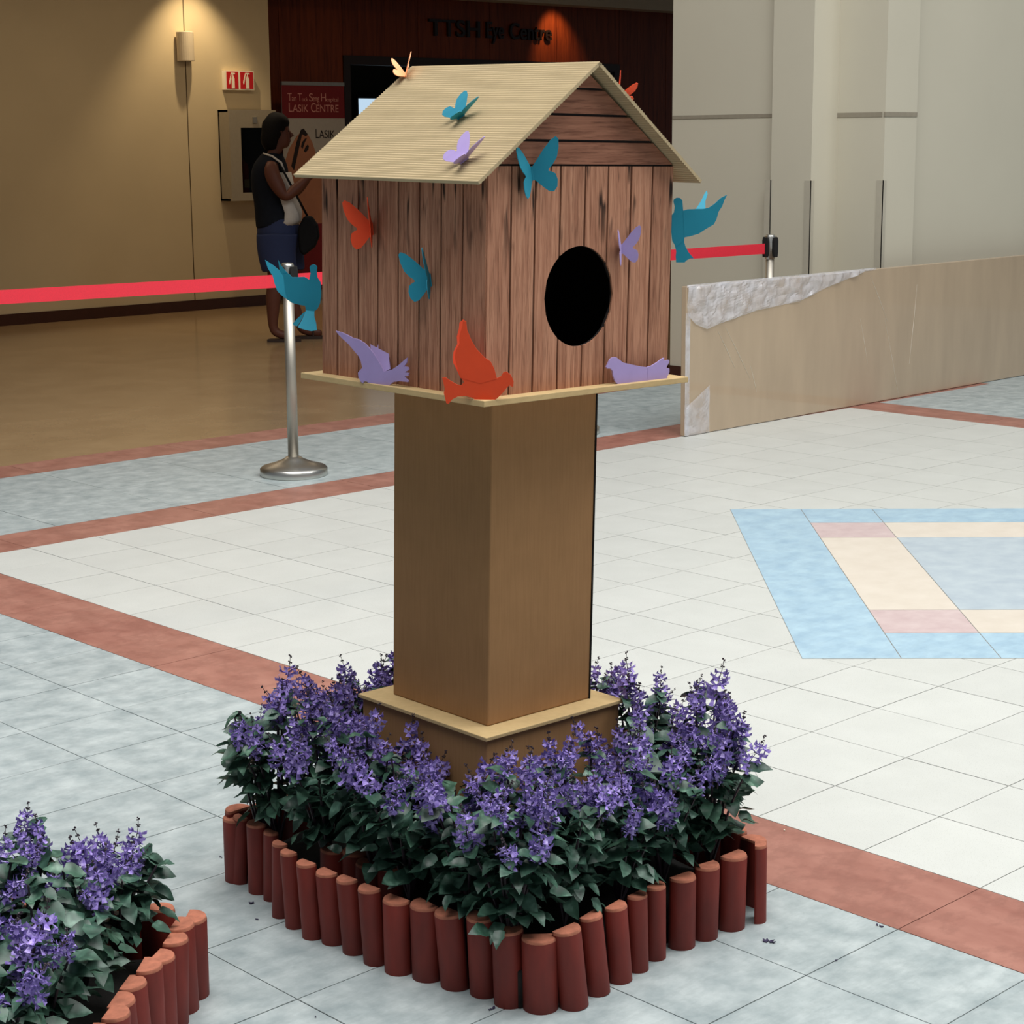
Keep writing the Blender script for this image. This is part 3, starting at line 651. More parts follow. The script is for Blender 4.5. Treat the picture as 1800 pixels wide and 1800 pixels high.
# corrugated roof sheets: ribs run along the ridge
def roof_sheet(sgn):
    p_e = Vector((sgn * (W / 2 + EO), 0, HE)); p_r = Vector((0, 0, HR)); u = p_r - p_e; Ls = u.length; u.normalize()
    nrm = Vector((-u.z * (1 if sgn < 0 else -1), 0, abs(u.x))).normalized()
    if nrm.z < 0: nrm = -nrm
    nr = 52; prof = []
    for i in range(nr * 4 + 1):
        a = i / (nr * 4); prof.append(p_e + u * (Ls * a) + nrm * (0.0009 * math.sin(a * nr * 2 * math.pi)))
    bot = [p - nrm * 0.0065 for p in prof]
    mb = Mesh(); n = len(prof)
    ys = (-L / 2 - RF, L / 2 + RB)
    vs = [(p.x, y, p.z) for y in ys for p in prof] + [(p.x, y, p.z) for y in ys for p in bot]
    fs = []
    for i in range(n - 1):
        fs += [(i, i + 1, n + i + 1, n + i), (2 * n + i, 3 * n + i, 3 * n + i + 1, 2 * n + i + 1), (i, 2 * n + i, 2 * n + i + 1, i + 1), (n + i, n + i + 1, 3 * n + i + 1, 3 * n + i)]
    fs += [(0, n, 3 * n, 2 * n), (n - 1, 3 * n - 1, 4 * n - 1, 2 * n - 1)]
    return hmesh(mb.add(vs, fs)), nrm
rl, NL = roof_sheet(-1); rr_, NR = roof_sheet(1)
part('roof_sheet', rl, M_cardroof, BH, False); part('roof_sheet', rr_, M_cardroof, BH, False)

# ------------------------------------------------------------------ paper butterflies
M_teal = simple('teal_paper', lin(18, 138, 164), 0.7, 0.03); M_orange = simple('orange_paper', lin(232, 72, 24), 0.7, 0.03)
M_lilac = simple('lilac_paper', lin(172, 152, 206), 0.7, 0.03); M_peach = simple('peach_paper', lin(250, 172, 120), 0.6, 0.03)
WING = [(0, .24), (.10, .35), (.26, .54), (.42, .70), (.52, .75), (.56, .70), (.545, .54), (.49, .36), (.40, .24), (.32, .17), (.31, .13), (.36, .11), (.43, .06), (.455, -.06), (.43, -.19), (.36, -.27), (.27, -.25), (.16, -.14), (.06, -.02), (0, .02)]
def butterfly(px_, plane_p, plane_n, up_px, size, ang, mat, label, lift=0.002):
    """px_: pixel of the fold; up_px: pixel the head end points to; ang: opening of the two wings from the surface normal"""
    n = Vector(plane_n).normalized(); p = at_plane(*px_, plane_p, n); q = at_plane(*up_px, plane_p, n)
    v = (q - p).normalized(); s = v.cross(n).normalized()
    if s.dot(RGT) < 0: s = -s
    t = thing('paper_butterfly', label, 'butterfly', p + n * lift, group='paper butterflies on the birdhouse')
    o = p + n * lift - v * (0.13 * size)
    for sg, a in ((-1, ang[0]), (1, ang[1])):
        a = math.radians(a); d = (s * sg * math.sin(a) + n * math.cos(a)).normalized()
        fn = d.cross(v).normalized()
        pts = []
        for x, y in WING:
            bend = 0.10 * x * x                                  # wings curl a little outwards
            pts.append(o + d * (x * size) + v * (y * size) + (s * sg) * (bend * size))
        mb = Mesh(); c = o + d * (0.25 * size) + v * (0.12 * size)
        mb.prism(pts, fn * 0.0012); part('wing', mb, mat, t)
    part('fold', Mesh().tube([o + v * (0.0 * size), o + v * (0.26 * size)], 0.0018, 6), mat, t)
    return t
PL = hw(-W / 2, 0, 0.2); NLW = HR3 @ Vector((-1, 0, 0)); PF = hw(0, -L / 2, 0.2); NFW = HR3 @ Vector((0, -1, 0))
PRL = hw(-W / 2 - EO, 0, HE); NRL = HR3 @ NL; PRR = hw(W / 2 + EO, 0, HE); NRR = HR3 @ NR
butterfly((656, 402), PL, NLW, (652, 350), 0.093, (45, 42), M_orange, 'orange paper butterfly on the upper left plank wall')
butterfly((758, 492), PL, NLW, (752, 440), 0.093, (45, 36), M_teal, 'blue paper butterfly on the middle of the left plank wall')
butterfly((934, 305), PF, NFW, (928, 262), 0.097, (66, 52), M_teal, 'large blue paper butterfly under the roof edge on the gable front')
butterfly((1091, 438), PF, NFW, (1089, 400), 0.070, (52, 50), M_lilac, 'small lilac paper butterfly right of the round entrance')
butterfly((811, 207), PRL, NRL, (836, 190), 0.066, (38, 45), M_teal, 'blue paper butterfly in the middle of the left roof slope')
butterfly((817, 284), PRL, NRL, (842, 265), 0.072, (38, 45), M_lilac, 'lilac paper butterfly on the roof slope below the blue one')
butterfly((714, 134), PRL, NRL, (716, 118), 0.064, (30, 38), M_peach, 'pale peach paper butterfly at the rear end of the roof ridge')
pr_pt = hw(0.105, -0.13, HR - 0.105 * (HR - HE) / (W / 2 + EO))
t = butterfly((1084, 176), PRR, NRR, (1084, 150), 0.070, (12, 48), M_orange, 'orange paper butterfly on the far roof slope, only its wing tip showing')

# ------------------------------------------------------------------ cut-out birds
def trace(pts, ox, oy, k): return [(ox + x / k, oy + y / k) for x, y in pts]
def plate(name, pts, p0, n, th, mat, parent):
    n = Vector(n).normalized(); w = [at_plane(x, y, p0, n) for x, y in pts]
    return part(name, Mesh().prism(w, n * th if n.dot(Vector(CAM) - w[0]) < 0 else -n * th), mat, parent)
VIEWN = -FWD
# lilac dove taking off from the ledge in front of the left wall
p0 = hw(-W / 2 - 0.018, -0.02, 0.03); n = (NLW + NFW * 0.15).normalized()
foot = at_plane(671, 684, p0, n)
t = thing('cutout_dove', 'lilac cut-out dove with two raised wings on the left ledge', 'bird', foot, group='cut-out birds on the birdhouse')
k = 12.0
body = trace([(540, 850), (590, 960), (620, 1100), (570, 1150), (530, 1200), (540, 1300), (590, 1390), (630, 1430), (660, 1380), (720, 1390), (780, 1450), (900, 1520), (1040, 1560), (1130, 1530), (1200, 1460), (1270, 1400), (1330, 1390), (1260, 1130), (1080, 1180), (1000, 1030), (900, 860), (780, 700), (680, 590), (540, 500), (420, 470), (330, 420), (180, 350), (60, 320), (110, 390), (200, 480), (330, 600), (480, 780)][::-1], 585, 555, k)
plate('body', body, p0, n, 0.003, M_lilac, t)
plate('tail', trace([(1255, 1132), (1400, 1030), (1570, 880), (1560, 980), (1500, 1070), (1590, 1085), (1600, 1140), (1520, 1190), (1605, 1210), (1590, 1270), (1510, 1280), (1590, 1370), (1590, 1400), (1400, 1380), (1325, 1392)], 585, 555, k), p0 + n * 0.0006, n, 0.003, M_lilac, t)
plate('wing', trace([(670, 160), (760, 190), (850, 250), (930, 350), (1040, 380), (1100, 460), (1130, 560), (1190, 720), (1180, 900), (1210, 1120), (1080, 1190), (1000, 1040), (900, 870), (800, 720), (790, 560), (740, 350), (690, 240)], 585, 555, k), p0 - n * 0.004, (n + Vector((0, 0, 0.55))).normalized(), 0.002, M_lilac, t)
# orange dove at the front corner
p0 = hw(-W / 2 - 0.016, -L / 2 - 0.016, 0.04); n = VIEWN
t = thing('cutout_dove', 'orange cut-out dove with raised wings on the front corner of the ledge', 'bird', at_plane(845, 706, p0, n), group='cut-out birds on the birdhouse')
k = 10.91
plate('body', trace([(430, 1180), (500, 1270), (440, 1340), (360, 1320), (240, 1250), (140, 1180), (80, 1190), (130, 1400), (110, 1480), (160, 1680), (200, 1690), (280, 1600), (380, 1550), (520, 1540), (650, 1570), (760, 1640), (860, 1680), (1000, 1660), (1130, 1590), (1240, 1480), (1310, 1390), (1370, 1330), (1390, 1350), (1440, 1370), (1450, 1260), (1400, 1140), (1310, 1070), (1250, 1090), (1210, 1160), (1130, 1200)], 770, 555, k), p0, n, 0.003, M_orange, t)
plate('wing', trace([(480, 100), (540, 110), (560, 280), (640, 470), (740, 640), (890, 800), (1010, 880), (1080, 1020), (1130, 1210), (800, 1300), (430, 1190), (400, 1050), (340, 900), (320, 780), (340, 660), (410, 540), (410, 380), (450, 250)], 770, 555, k), p0 + n * 0.0004, n, 0.003, M_orange, t)
plate('wing', trace([(410, 130), (480, 70), (530, 100), (560, 280), (640, 470), (740, 640), (890, 800), (900, 1250), (430, 1190), (350, 1020), (290, 900), (280, 800), (300, 680), (370, 540), (360, 400), (400, 250)], 770, 555, k), p0 - n * 0.004, (n + Vector((0, 0, 0.35))).normalized(), 0.003, M_orange, t)
# lilac bird sitting on the right ledge
p0 = hw(0.1, -L / 2 - 0.018, 0.03); n = NFW
t = thing('cutout_bird', 'lilac cut-out bird sitting on the ledge below the round entrance', 'bird', at_plane(1105, 680, p0, n), group='cut-out birds on the birdhouse')
k = 10.588
plate('body', trace([(120, 370), (150, 310), (180, 240), (220, 200), (300, 190), (350, 230), (430, 290), (520, 310), (650, 340), (780, 365), (880, 375), (900, 620), (840, 640), (760, 690), (660, 740), (560, 765), (440, 760), (350, 720), (280, 640), (245, 540), (235, 450), (200, 400), (130, 400)], 1055, 610, k), p0, n, 0.003, M_lilac, t)
plate('tail', trace([(878, 375), (960, 350), (1060, 290), (1150, 220), (1190, 200), (1190, 260), (1280, 240), (1290, 280), (1230, 380), (1290, 400), (1290, 470), (1240, 570), (1200, 680), (1080, 655), (940, 630), (895, 622)], 1055, 610, k), p0 + n * 0.0004, n, 0.003, M_lilac, t)
# blue dove on the rear edge of the left wall
p0 = hw(-W / 2 - 0.004, L / 2, 0.2); n = VIEWN
t = thing('cutout_dove', 'blue cut-out dove fixed to the rear edge of the left wall, beside the stanchion', 'bird', at_plane(548, 520, p0, n), group='cut-out birds on the birdhouse')
k = 12.0
plate('body', trace([(1010, 300), (1030, 260), (1090, 235), (1150, 260), (1175, 300), (1160, 360), (1165, 440), (1180, 520), (1240, 610), (1255, 720), (1250, 900), (1230, 1060), (1180, 1170), (1110, 1230), (930, 1210), (915, 1110), (800, 1090), (640, 1050), (540, 980), (490, 800), (470, 600), (450, 440), (560, 440), (600, 460), (640, 510), (900, 500), (1000, 560), (1030, 420)], 460, 445, k), p0, n, 0.003, M_teal, t)
plate('tail', trace([(930, 1205), (1110, 1225), (1110, 1330), (1150, 1480), (1165, 1620), (1050, 1640), (900, 1610), (760, 1560), (820, 1460), (900, 1300)], 460, 445, k), p0 + n * 0.001, (n + Vector((0, 0, 0.5))).normalized(), 0.002, M_teal, t)
plate('tail', trace([(660, 1480), (740, 1390), (900, 1240), (930, 1230), (780, 1500), (740, 1540), (670, 1520)], 460, 445, k), p0 - n * 0.003, (n + Vector((0, 0, 0.2))).normalized(), 0.002, M_teal, t)
plate('wing', trace([(70, 140), (250, 260), (380, 370), (470, 480), (480, 700), (545, 985), (430, 900), (330, 800), (270, 640), (230, 480), (130, 320)], 460, 445, k), p0, (n - RGT * 0.5 + Vector((0, 0, 0.4))).normalized(), 0.002, M_teal, t)
plate('wing', trace([(345, 140), (400, 250), (480, 350), (580, 450), (470, 500), (380, 380)], 460, 445, k), p0 - n * 0.004, n, 0.002, M_teal, t)
# blue dove on the right edge of the front
p0 = hw(W / 2 + 0.004, -L / 2 - 0.002, 0.2); n = VIEWN
t = thing('cutout_dove', 'blue cut-out dove flying off the right edge of the gable front', 'bird', at_plane(1195, 400, p0, n), group='cut-out birds on the birdhouse')
k = 12.86
plate('body', trace([(180, 320), (190, 260), (250, 225), (330, 230), (380, 290), (390, 400), (400, 520), (430, 1120), (420, 1230), (230, 1380), (210, 1300), (150, 1200), (130, 1000), (130, 700), (140, 620), (190, 560), (210, 430)], 1170, 330, k), p0, n, 0.003, M_teal, t)
plate('tail', trace([(418, 1215), (450, 1330), (530, 1470), (640, 1600), (560, 1600), (480, 1640), (430, 1690), (240, 1690), (230, 1560), (240, 1440), (225, 1360)], 1170, 330, k), p0 + n * 0.001, n, 0.003, M_teal, t)
plate('wing', trace([(395, 520), (500, 490), (690, 480), (850, 480), (980, 450), (1100, 370), (1250, 230), (1390, 160), (1330, 280), (1280, 420), (1200, 540), (1150, 720), (1090, 830), (900, 940), (750, 1040), (550, 1100), (428, 1122)], 1170, 330, k), p0 + n * 0.0005, n, 0.003, M_teal, t)
plate('wing', trace([(640, 500), (690, 470), (800, 300), (880, 130), (930, 60), (950, 140), (900, 300), (900, 470)], 1170, 330, k), p0 - n * 0.004, (n + Vector((0, 0, 0.8))).normalized(), 0.002, M_teal, t)

# ------------------------------------------------------------------ log-edged beds
def log_mesh():
    """half-round edging log: round outside (towards -Y), flat back"""
    out = [(math.cos(a), -math.sin(a)) for a in [math.radians(-14) + math.radians(208) * k / 14 for k in range(15)]]
    n = len(out); vs = []; mb = Mesh(); fs = []; ms = []
    for r, z in ((1.0, 0.0), (1.0, 0.965), (0.94, 1.0)):
        vs += [(x * r, y * r, z) for x, y in out]
    for i in range(2):
        for k in range(n): fs.append((i * n + k, i * n + (k + 1) % n, (i + 1) * n + (k + 1) % n, (i + 1) * n + k)); ms.append(i)
    fs += [tuple(range(2 * n, 3 * n)), tuple(reversed(range(n)))]; ms += [1, 0]
    mb.add(vs, fs); mb.m = ms; me = mb.data('log', [M_logside, M_logtop]); me.polygons.foreach_set('use_smooth', [i < 2 * n for i in range(len(me.polygons))]); return me
LOG = log_mesh()
def add_log(parent, p, r, h, lean=0.0, tip=0.0, face=0.0):
    o = link('log', LOG, parent); inv = wm(parent).inverted()
    R_ = Matrix.Rotation(lean, 4, FWD) @ Matrix.Rotation(tip, 4, RGT) @ Matrix.Rotation(face + random.uniform(-.12, .12), 4, 'Z')
    o.matrix_basis = inv @ Matrix.Translation(p) @ R_ @ Matrix.Diagonal((r, r, h, 1)); return o
random.seed(11)
LB = [(421, 1556, 27, 425, 1436), (454, 1574, 35, 453, 1447), (476, 1586, 26, 478, 1462), (492, 1616, 28, 494, 1482), (517, 1635, 30, 509, 1497), (549, 1654, 35, 540, 1516), (586, 1664, 40, 577, 1532), (622, 1681, 38, 612, 1544),
      (660, 1700, 40, 651, 1560), (701, 1717, 47, 699, 1580), (752, 1729, 51, 749, 1589), (802, 1744, 50, 791, 1602), (852, 1757, 47, 846, 1610), (896, 1775, 49, 892, 1632), (951, 1785, 56, 948, 1646), (1009, 1779, 48, 994, 1632),
      (1051, 1754, 41, 1035, 1608), (1090, 1732, 41, 1079, 1591), (1122, 1712, 35, 1118, 1572), (1152, 1691, 36, 1150, 1556), (1199, 1672, 45, 1198, 1540), (1240, 1656, 43, 1241, 1520), (1286, 1639, 47, 1287, 1502), (1332, 1625, 30, 1331, 1484)]
BED = thing('log_border', 'border of upright red logs around the flower bed of the birdhouse', 'garden edging', (-0.8, 0.38, 0))
for (x, y, w, tx, ty) in LB:
    g = at_z(x, y); dep = (np.array(g) - CAM) @ CF; r = w * dep / FPX / 2 * 1.14
    g = g + FWD * r
    top = CAM + ray(tx, ty) * (((np.array(g) - CAM)[:2] @ np.array(FWD)[:2]) / (ray(tx, ty)[:2] @ np.array(FWD)[:2]))
    h = max(0.135, min(0.175, top[2] + 0.002)); lean = ((Vector(top) - g).dot(RGT)) / h
    i_ = LB.index((x, y, w, tx, ty)); face = -math.pi / 2 if i_ < 13 else (-math.pi / 4 if i_ < 15 else 0.0)
    if i_ >= 23: face = math.pi / 4
    add_log(BED, g, r, h, max(-0.10, min(0.10, lean)), 0.0, face)
g = []
for k in range(12): g.append((-1.075 + 0.056 * k, 0.865 + random.uniform(-.008, .008), math.pi))
for k in range(16): g.append((-0.425 + random.uniform(-.008, .008), -0.02 + 0.057 * k, math.pi / 2))
g += [(-1.09, 0.85, -2.4), (-1.045, 0.50, -1.57), (-1.055, 0.445, -1.57), (-1.06, 0.555, -1.57), (-1.04, 0.39, -1.57)]
for (x, y, fc) in g: add_log(BED, Vector((x, y, 0)), 0.0285, 0.15 + random.uniform(-.008, .008), random.uniform(-.04, .04), random.uniform(-.04, .04), fc)
SB = thing('log_border', 'border of upright dull red logs around the small flower bed at the lower left', 'garden edging', (-1.85, 0.75, 0))
SD_ = Vector((-0.80, -0.60, 0)).normalized(); SN_ = Vector((SD_.y, -SD_.x, 0)) * -1      # the small bed stands askew to the tiles
if SN_.y < 0: SN_ = -SN_
SO = Vector((-1.478, 0.452, 0))
for k in range(13): q = SO + SD_ * (0.058 * k); add_log(SB, q, 0.031, 0.165 + random.uniform(-.008, .008), random.uniform(-.05, .05), random.uniform(-.03, .03), math.atan2(SD_.y, SD_.x) + math.pi)
for k in range(1, 13): q = SO + SN_ * (0.060 * k) + SD_ * 0.012 * (k == 0); add_log(SB, q, 0.031, 0.165 + random.uniform(-.008, .008), random.uniform(-.05, .05), random.uniform(-.03, .03), math.atan2(SN_.y, SN_.x))
for k in range(13): q = SO + SN_ * 0.78 + SD_ * (0.058 * k); add_log(SB, q, 0.031, 0.165, random.uniform(-.05, .05), random.uniform(-.03, .03), math.atan2(SD_.y, SD_.x))

# soil inside the borders
def soil(name, x0, y0, x1, y1, z, label):
    n = 14; vs = []; fs = []
    for i in range(n + 1):
        for j in range(n + 1):
            x = x0 + (x1 - x0) * i / n; y = y0 + (y1 - y0) * j / n
            e = min(i, j, n - i, n - j) / 2; vs.append((x, y, z * min(1, 0.6 + 0.3 * e) + 0.012 * mnoise.noise(Vector((x * 14, y * 14, 0)))))
    m = (n + 1) ** 2; vs += [(v[0], v[1], 0.002) for v in vs]
    for i in range(n):
        for j in range(n): k = i * (n + 1) + j; fs += [(k, k + n + 1, k + n + 2, k + 1), (m + k, m + k + 1, m + k + n + 2, m + k + n + 1)]
    rim = [i * (n + 1) for i in range(n + 1)] + [n * (n + 1) + j for j in range(1, n + 1)] + [i * (n + 1) + n for i in range(n - 1, -1, -1)] + [j for j in range(n - 1, 0, -1)]
    for a, b in zip(rim, rim[1:] + rim[:1]): fs.append((a, b, b + m, a + m))
    return tag(link(name, Mesh().add(vs, fs).data(name, M_soil, True)), label, 'soil', kind='stuff')
soil('soil_bed', -1.085, -0.02, -0.47, 0.82, 0.115, 'dark soil filling the bed around the pedestal')
sb2 = soil('soil_bed', 0.03, 0.03, 0.70, 0.745, 0.12, 'dark soil filling the small bed at the lower left')
sb2.matrix_basis = Matrix(((SD_.x, SN_.x, 0, SO.x), (SD_.y, SN_.y, 0, SO.y), (0, 0, 1, 0), (0, 0, 0, 1)))

# ------------------------------------------------------------------ flowering plants
def leaf_material():
    m, nt, b = nodes_mat('dark_green_leaf', 0.42, spec=0.5)
    oi = nt.nodes.new('ShaderNodeObjectInfo'); n = pos_noise(nt, 40, (1, 1, 1), 2.0)
    c = ramp(nt, n.outputs['Fac'], [(0.30, lin(32, 58, 46)), (0.55, lin(60, 94, 78)), (0.78, lin(112, 146, 128))]).outputs[0]
    r = ramp(nt, oi.outputs['Random'], [(0, (0.6, 0.65, 0.65, 1)), (0.6, (1, 1, 1, 1)), (1, (1.3, 1.25, 1.15, 1))])
    nt.links.new(mixc(nt, c, r.outputs[0], 1.0, 'MULTIPLY'), b.inputs['Base Color']); return m
M_leaf = leaf_material()
def flower_material():
    m, nt, b = nodes_mat('lavender_petal', 0.6, spec=0.2)
    oi = nt.nodes.new('ShaderNodeObjectInfo'); n = pos_noise(nt, 120, (1, 1, 1), 2.0)
    c = ramp(nt, n.outputs['Fac'], [(0.30, lin(112, 92, 170)), (0.52, lin(154, 136, 208)), (0.75, lin(200, 188, 236))]).outputs[0]
    r = ramp(nt, oi.outputs['Random'], [(0, (0.72, 0.70, 0.74, 1)), (1, (1.15, 1.12, 1.1, 1))])
    nt.links.new(mixc(nt, c, r.outputs[0], 1.0, 'MULTIPLY'), b.inputs['Base Color']); return m
M_flower = flower_material()
M_stem = simple('dark_purple_stem', lin(52, 40, 48), 0.6, 0.15)

def leaf_geo(seed, nst=6):
    rnd = random.Random(seed); V = []; Fc = []
    fold = rnd.uniform(0.15, 0.4); droop = rnd.uniform(0.1, 0.4); wid = rnd.uniform(0.30, 0.40)
    for i in range(nst + 1):
        a = i / nst; w = wid * (math.sin(math.pi * a ** 0.72) ** 0.8) if 0 < i < nst else 0.0
        z = -droop * a * a + 0.05 * math.sin(a * 7 + seed)
        ser = 1.0 + (0.08 if i % 2 else -0.05)
        V += [(a, 0, z), (a - 0.05 * (i % 2), w * ser, z + w * fold), (a - 0.05 * (i % 2), -w * ser, z + w * fold)]
    for i in range(nst):
        k = 3 * i
        Fc += [(k, k + 3, k + 4, k + 1), (k, k + 2, k + 5, k + 3)]
    return V, Fc
LEAVES = []
for s in range(5):
    v, f_ = leaf_geo(s); LEAVES.append((v, f_, Mesh().add(v, f_).data('leaf', M_leaf, True)))

def spike_mesh(seed):
    """loose flower spike: dark stem with spaced whorls of small two-lipped florets and dark buds at the tip"""
    rnd = random.Random(seed); mb = Mesh(); bend = rnd.uniform(-0.16, 0.16)
    ax = lambda a: Vector((bend * a * a, 0.04 * math.sin(a * 5 + seed), a))
    mb.tube([ax(k / 6) for k in range(7)], [0.013 * (1 - 0.5 * k / 6) for k in range(7)], 4, 1)
    nw = 7
    for k in range(nw):
        a = 0.10 + 0.88 * k / (nw - 1); top = k >= nw - 2; nfl = rnd.choice((4, 5, 6)) if not top else 4; sz = 0.30 * (1 - 0.45 * (k / (nw - 1)) ** 1.5)
        for j in range(nfl):
            th = 2 * math.pi * (j + 0.5 * (k % 2)) / nfl + rnd.uniform(-.5, .5); d = Vector((math.cos(th), math.sin(th), rnd.uniform(-.35, .35))).normalized()
            w = Vector((-d.y, d.x, 0)).normalized(); u = d.cross(w); c = ax(a + rnd.uniform(-.03, .03))
            bud = top or rnd.random() < 0.12
            l = sz * rnd.uniform(0.7, 1.2) * (0.45 if bud else 1); p1 = c + d * l * 0.55
            mb.tube([c, p1], [0.008, 0.026 if not bud else 0.024], 4, 1 if bud else 0, True)
            if not bud:
                for sx, sz_, sp in ((0, 1, 0.055), (0.9, -0.5, 0.045), (-0.9, -0.5, 0.045)):
                    e = p1 + d * l * rnd.uniform(.2, .45) + (w * sx - u * sz_) * l * rnd.uniform(.3, .5)
                    q = (w * (1 - abs(sx)) + u * abs(sx)) * sp * rnd.uniform(.8, 1.3)
                    mb.add([p1 - q * 0.5, p1 + q * 0.5, e + q, e - q], [(0, 1, 2, 3)], 0)
    return mb.data('flower_spike', [M_flower, M_stem])
SPIKES = [spike_mesh(s) for s in range(6)]

def place(parent, name, data, p, d, roll, size):
    """part of a plant with its long axis along d"""
    d = Vector(d).normalized(); o = link(name, data, parent)
    if name == 'leaf':
        q = d.to_track_quat('X', 'Z').to_matrix().to_4x4() @ Matrix.Rotation(roll, 4, 'X')
    else:
        q = d.to_track_quat('Z', 'Y').to_matrix().to_4x4() @ Matrix.Rotation(roll, 4, 'Z')
    o.matrix_basis = wm(parent).inverted() @ Matrix.Translation(p) @ q @ Matrix.Diagonal((size, size, size, 1)); return o
HC = Vector((-0.724, 0.437, 0))
def blocked(p):
    q = p - HC; return abs(q.x) < 0.205 and abs(q.y) < 0.205
def plant(x, y, z0, height, spread, nst, label, group, rnd, out=None, spikes=1.0, zmin=0.15):
    t = thing('flowering_plant', label, 'plant', (x, y, z0), group=group)
    stem = Mesh(); fill = Mesh(); base = Vector((x, y, z0))
    for k in range(nst):
        th = 2 * math.pi * (k + rnd.uniform(-.3, .3)) / nst; r = spread * math.sqrt(rnd.uniform(0.08, 1.0))
        tip = base + Vector((r * math.cos(th), r * math.sin(th), (height - z0) * rnd.uniform(0.80, 1.02) * (1 - 0.28 * (r / spread) ** 2)))
        if out is not None: tip += Vector(out) * rnd.uniform(0.3, 1.0)
        if blocked(tip):
            q = tip - HC; a = max(abs(q.x), abs(q.y)); s_ = 0.225 / a if a > 0.02 else 1
            tip = Vector((HC.x + q.x * s_, HC.y + q.y * s_, tip.z))
        mid = base.lerp(tip, 0.55) + Vector((0, 0, 0.02)); pts = [base, base.lerp(mid, 0.5), mid, mid.lerp(tip, 0.55), tip]
        stem.tube(pts, [0.0032, 0.003, 0.0026, 0.0022, 0.0018], 4, 0)
        up = (tip - mid).normalized()
        # leaf pairs up the stem
        for a in (0.38, 0.58, 0.76, 0.90, 1.0):
            p = base.lerp(tip, a) if a < 0.55 else mid.lerp(tip, (a - 0.55) / 0.45)
            if p.z < zmin: continue
            for sgn in (0, math.pi):
                ph = rnd.uniform(0, 3.14) + sgn; d = Vector((math.cos(ph), math.sin(ph), rnd.uniform(-0.25, 0.45)))
                if out is not None: d += Vector(out).normalized() * 0.35
                sz = rnd.uniform(0.034, 0.064) * (1.14 - 0.36 * a)
                if blocked(p + d * sz): continue
                if a > 0.5 and rnd.random() < 0.60: place(t, 'leaf', LEAVES[rnd.randrange(5)][2], p, d, rnd.uniform(-.6, .6), sz)
                else:
                    v, f_, _ = LEAVES[rnd.randrange(5)]; m = Matrix.Translation(p) @ d.to_track_quat('X', 'Z').to_matrix().to_4x4() @ Matrix.Rotation(rnd.uniform(-.7, .7), 4, 'X') @ Matrix.Diagonal((sz, sz, sz, 1))
                    fill.add([m @ Vector(q) for q in v], f_)
        if rnd.random() < spikes:
            place(t, 'flower_spike', SPIKES[rnd.randrange(6)], tip - up * 0.01, up + Vector((rnd.uniform(-.55, .55), rnd.uniform(-.55, .55), 0.4)), rnd.uniform(0, 6), rnd.uniform(0.058, 0.092))
            if rnd.random() < 0.70:
                place(t, 'flower_spike', SPIKES[rnd.randrange(6)], mid.lerp(tip, 0.72), up + Vector((rnd.uniform(-.9, .9), rnd.uniform(-.9, .9), 0.2)), rnd.uniform(0, 6), rnd.uniform(0.045, 0.070))
    # inner foliage
    for k in range(46):
        th = rnd.uniform(0, 6.283); r = spread * math.sqrt(rnd.random()) * 0.9; p = base + Vector((r * math.cos(th), r * math.sin(th), rnd.uniform(0.25, 0.86) * (height - z0) * (1 - 0.25 * r / spread)))
        if p.z < zmin or blocked(p): continue
        d = Vector((math.cos(th), math.sin(th), rnd.uniform(-0.7, 0.5))); sz = rnd.uniform(0.03, 0.05)
        v, f_, _ = LEAVES[rnd.randrange(5)]; m = Matrix.Translation(p) @ d.to_track_quat('X', 'Z').to_matrix().to_4x4() @ Matrix.Rotation(rnd.uniform(-.8, .8), 4, 'X') @ Matrix.Diagonal((sz, sz, sz, 1))
        fill.add([m @ Vector(q) for q in v], f_)
    part('stems', stem, M_stem, t)
    tag(part('inner_foliage', fill, M_leaf, t, smooth=True), kind='stuff')
    return t
rnd = random.Random(21)
LBL = 'leafy plant with purple flower spikes in the bed around the birdhouse pedestal'
GRP = 'purple-flowering plants around the birdhouse'
spots = []
# front rows along the left-facing and right-facing sides, then the flanks and the back
for k in range(6): spots.append((-1.055, 0.02 + 0.142 * k, 0.375 + 0.012 * k, 0.085, (-0.018, -0.004, 0)))
for k in range(4): spots.append((-0.92 + 0.135 * k, 0.02, 0.375 + 0.014 * k, 0.085, (0.004, -0.016, 0)))
for k in range(4): spots.append((-0.985, 0.12 + 0.15 * k, 0.40, 0.075, None))
for k in range(3): spots.append((-0.84 + 0.135 * k, 0.13, 0.405, 0.075, None))
for k in range(4): spots.append((-0.495, 0.06 + 0.16 * k, 0.46, 0.080, (0.012, 0, 0)))
for k in range(4): spots.append((-0.93 + 0.135 * k, 0.755, 0.47, 0.080, (0, 0.008, 0)))
for (x, y, h, s, o) in spots:
    plant(x + rnd.uniform(-.012, .012), y + rnd.uniform(-.012, .012), 0.10, h + rnd.uniform(-.015, .02), s, 9, LBL, GRP, rnd, o, 0.76)
plant(-1.07, 0.79, 0.10, 0.40, 0.065, 6, LBL, GRP, rnd, (-0.035, 0.012, 0), 0.3, 0.22)
LBL2 = 'leafy plant with purple flower spikes in the small bed at the lower left'
GRP2 = 'purple-flowering plants in the small bed'
for i in range(4):
    for j in range(4):
        q = SO + SD_ * (0.10 + 0.165 * i) + SN_ * (0.10 + 0.165 * j)
        plant(q.x, q.y, 0.11, 0.355 + 0.020 * j + 0.012 * i + rnd.uniform(-.015, .015), 0.085, 9, LBL2, GRP2, rnd, tuple(SN_ * -0.012) if j == 0 else None, 0.55)

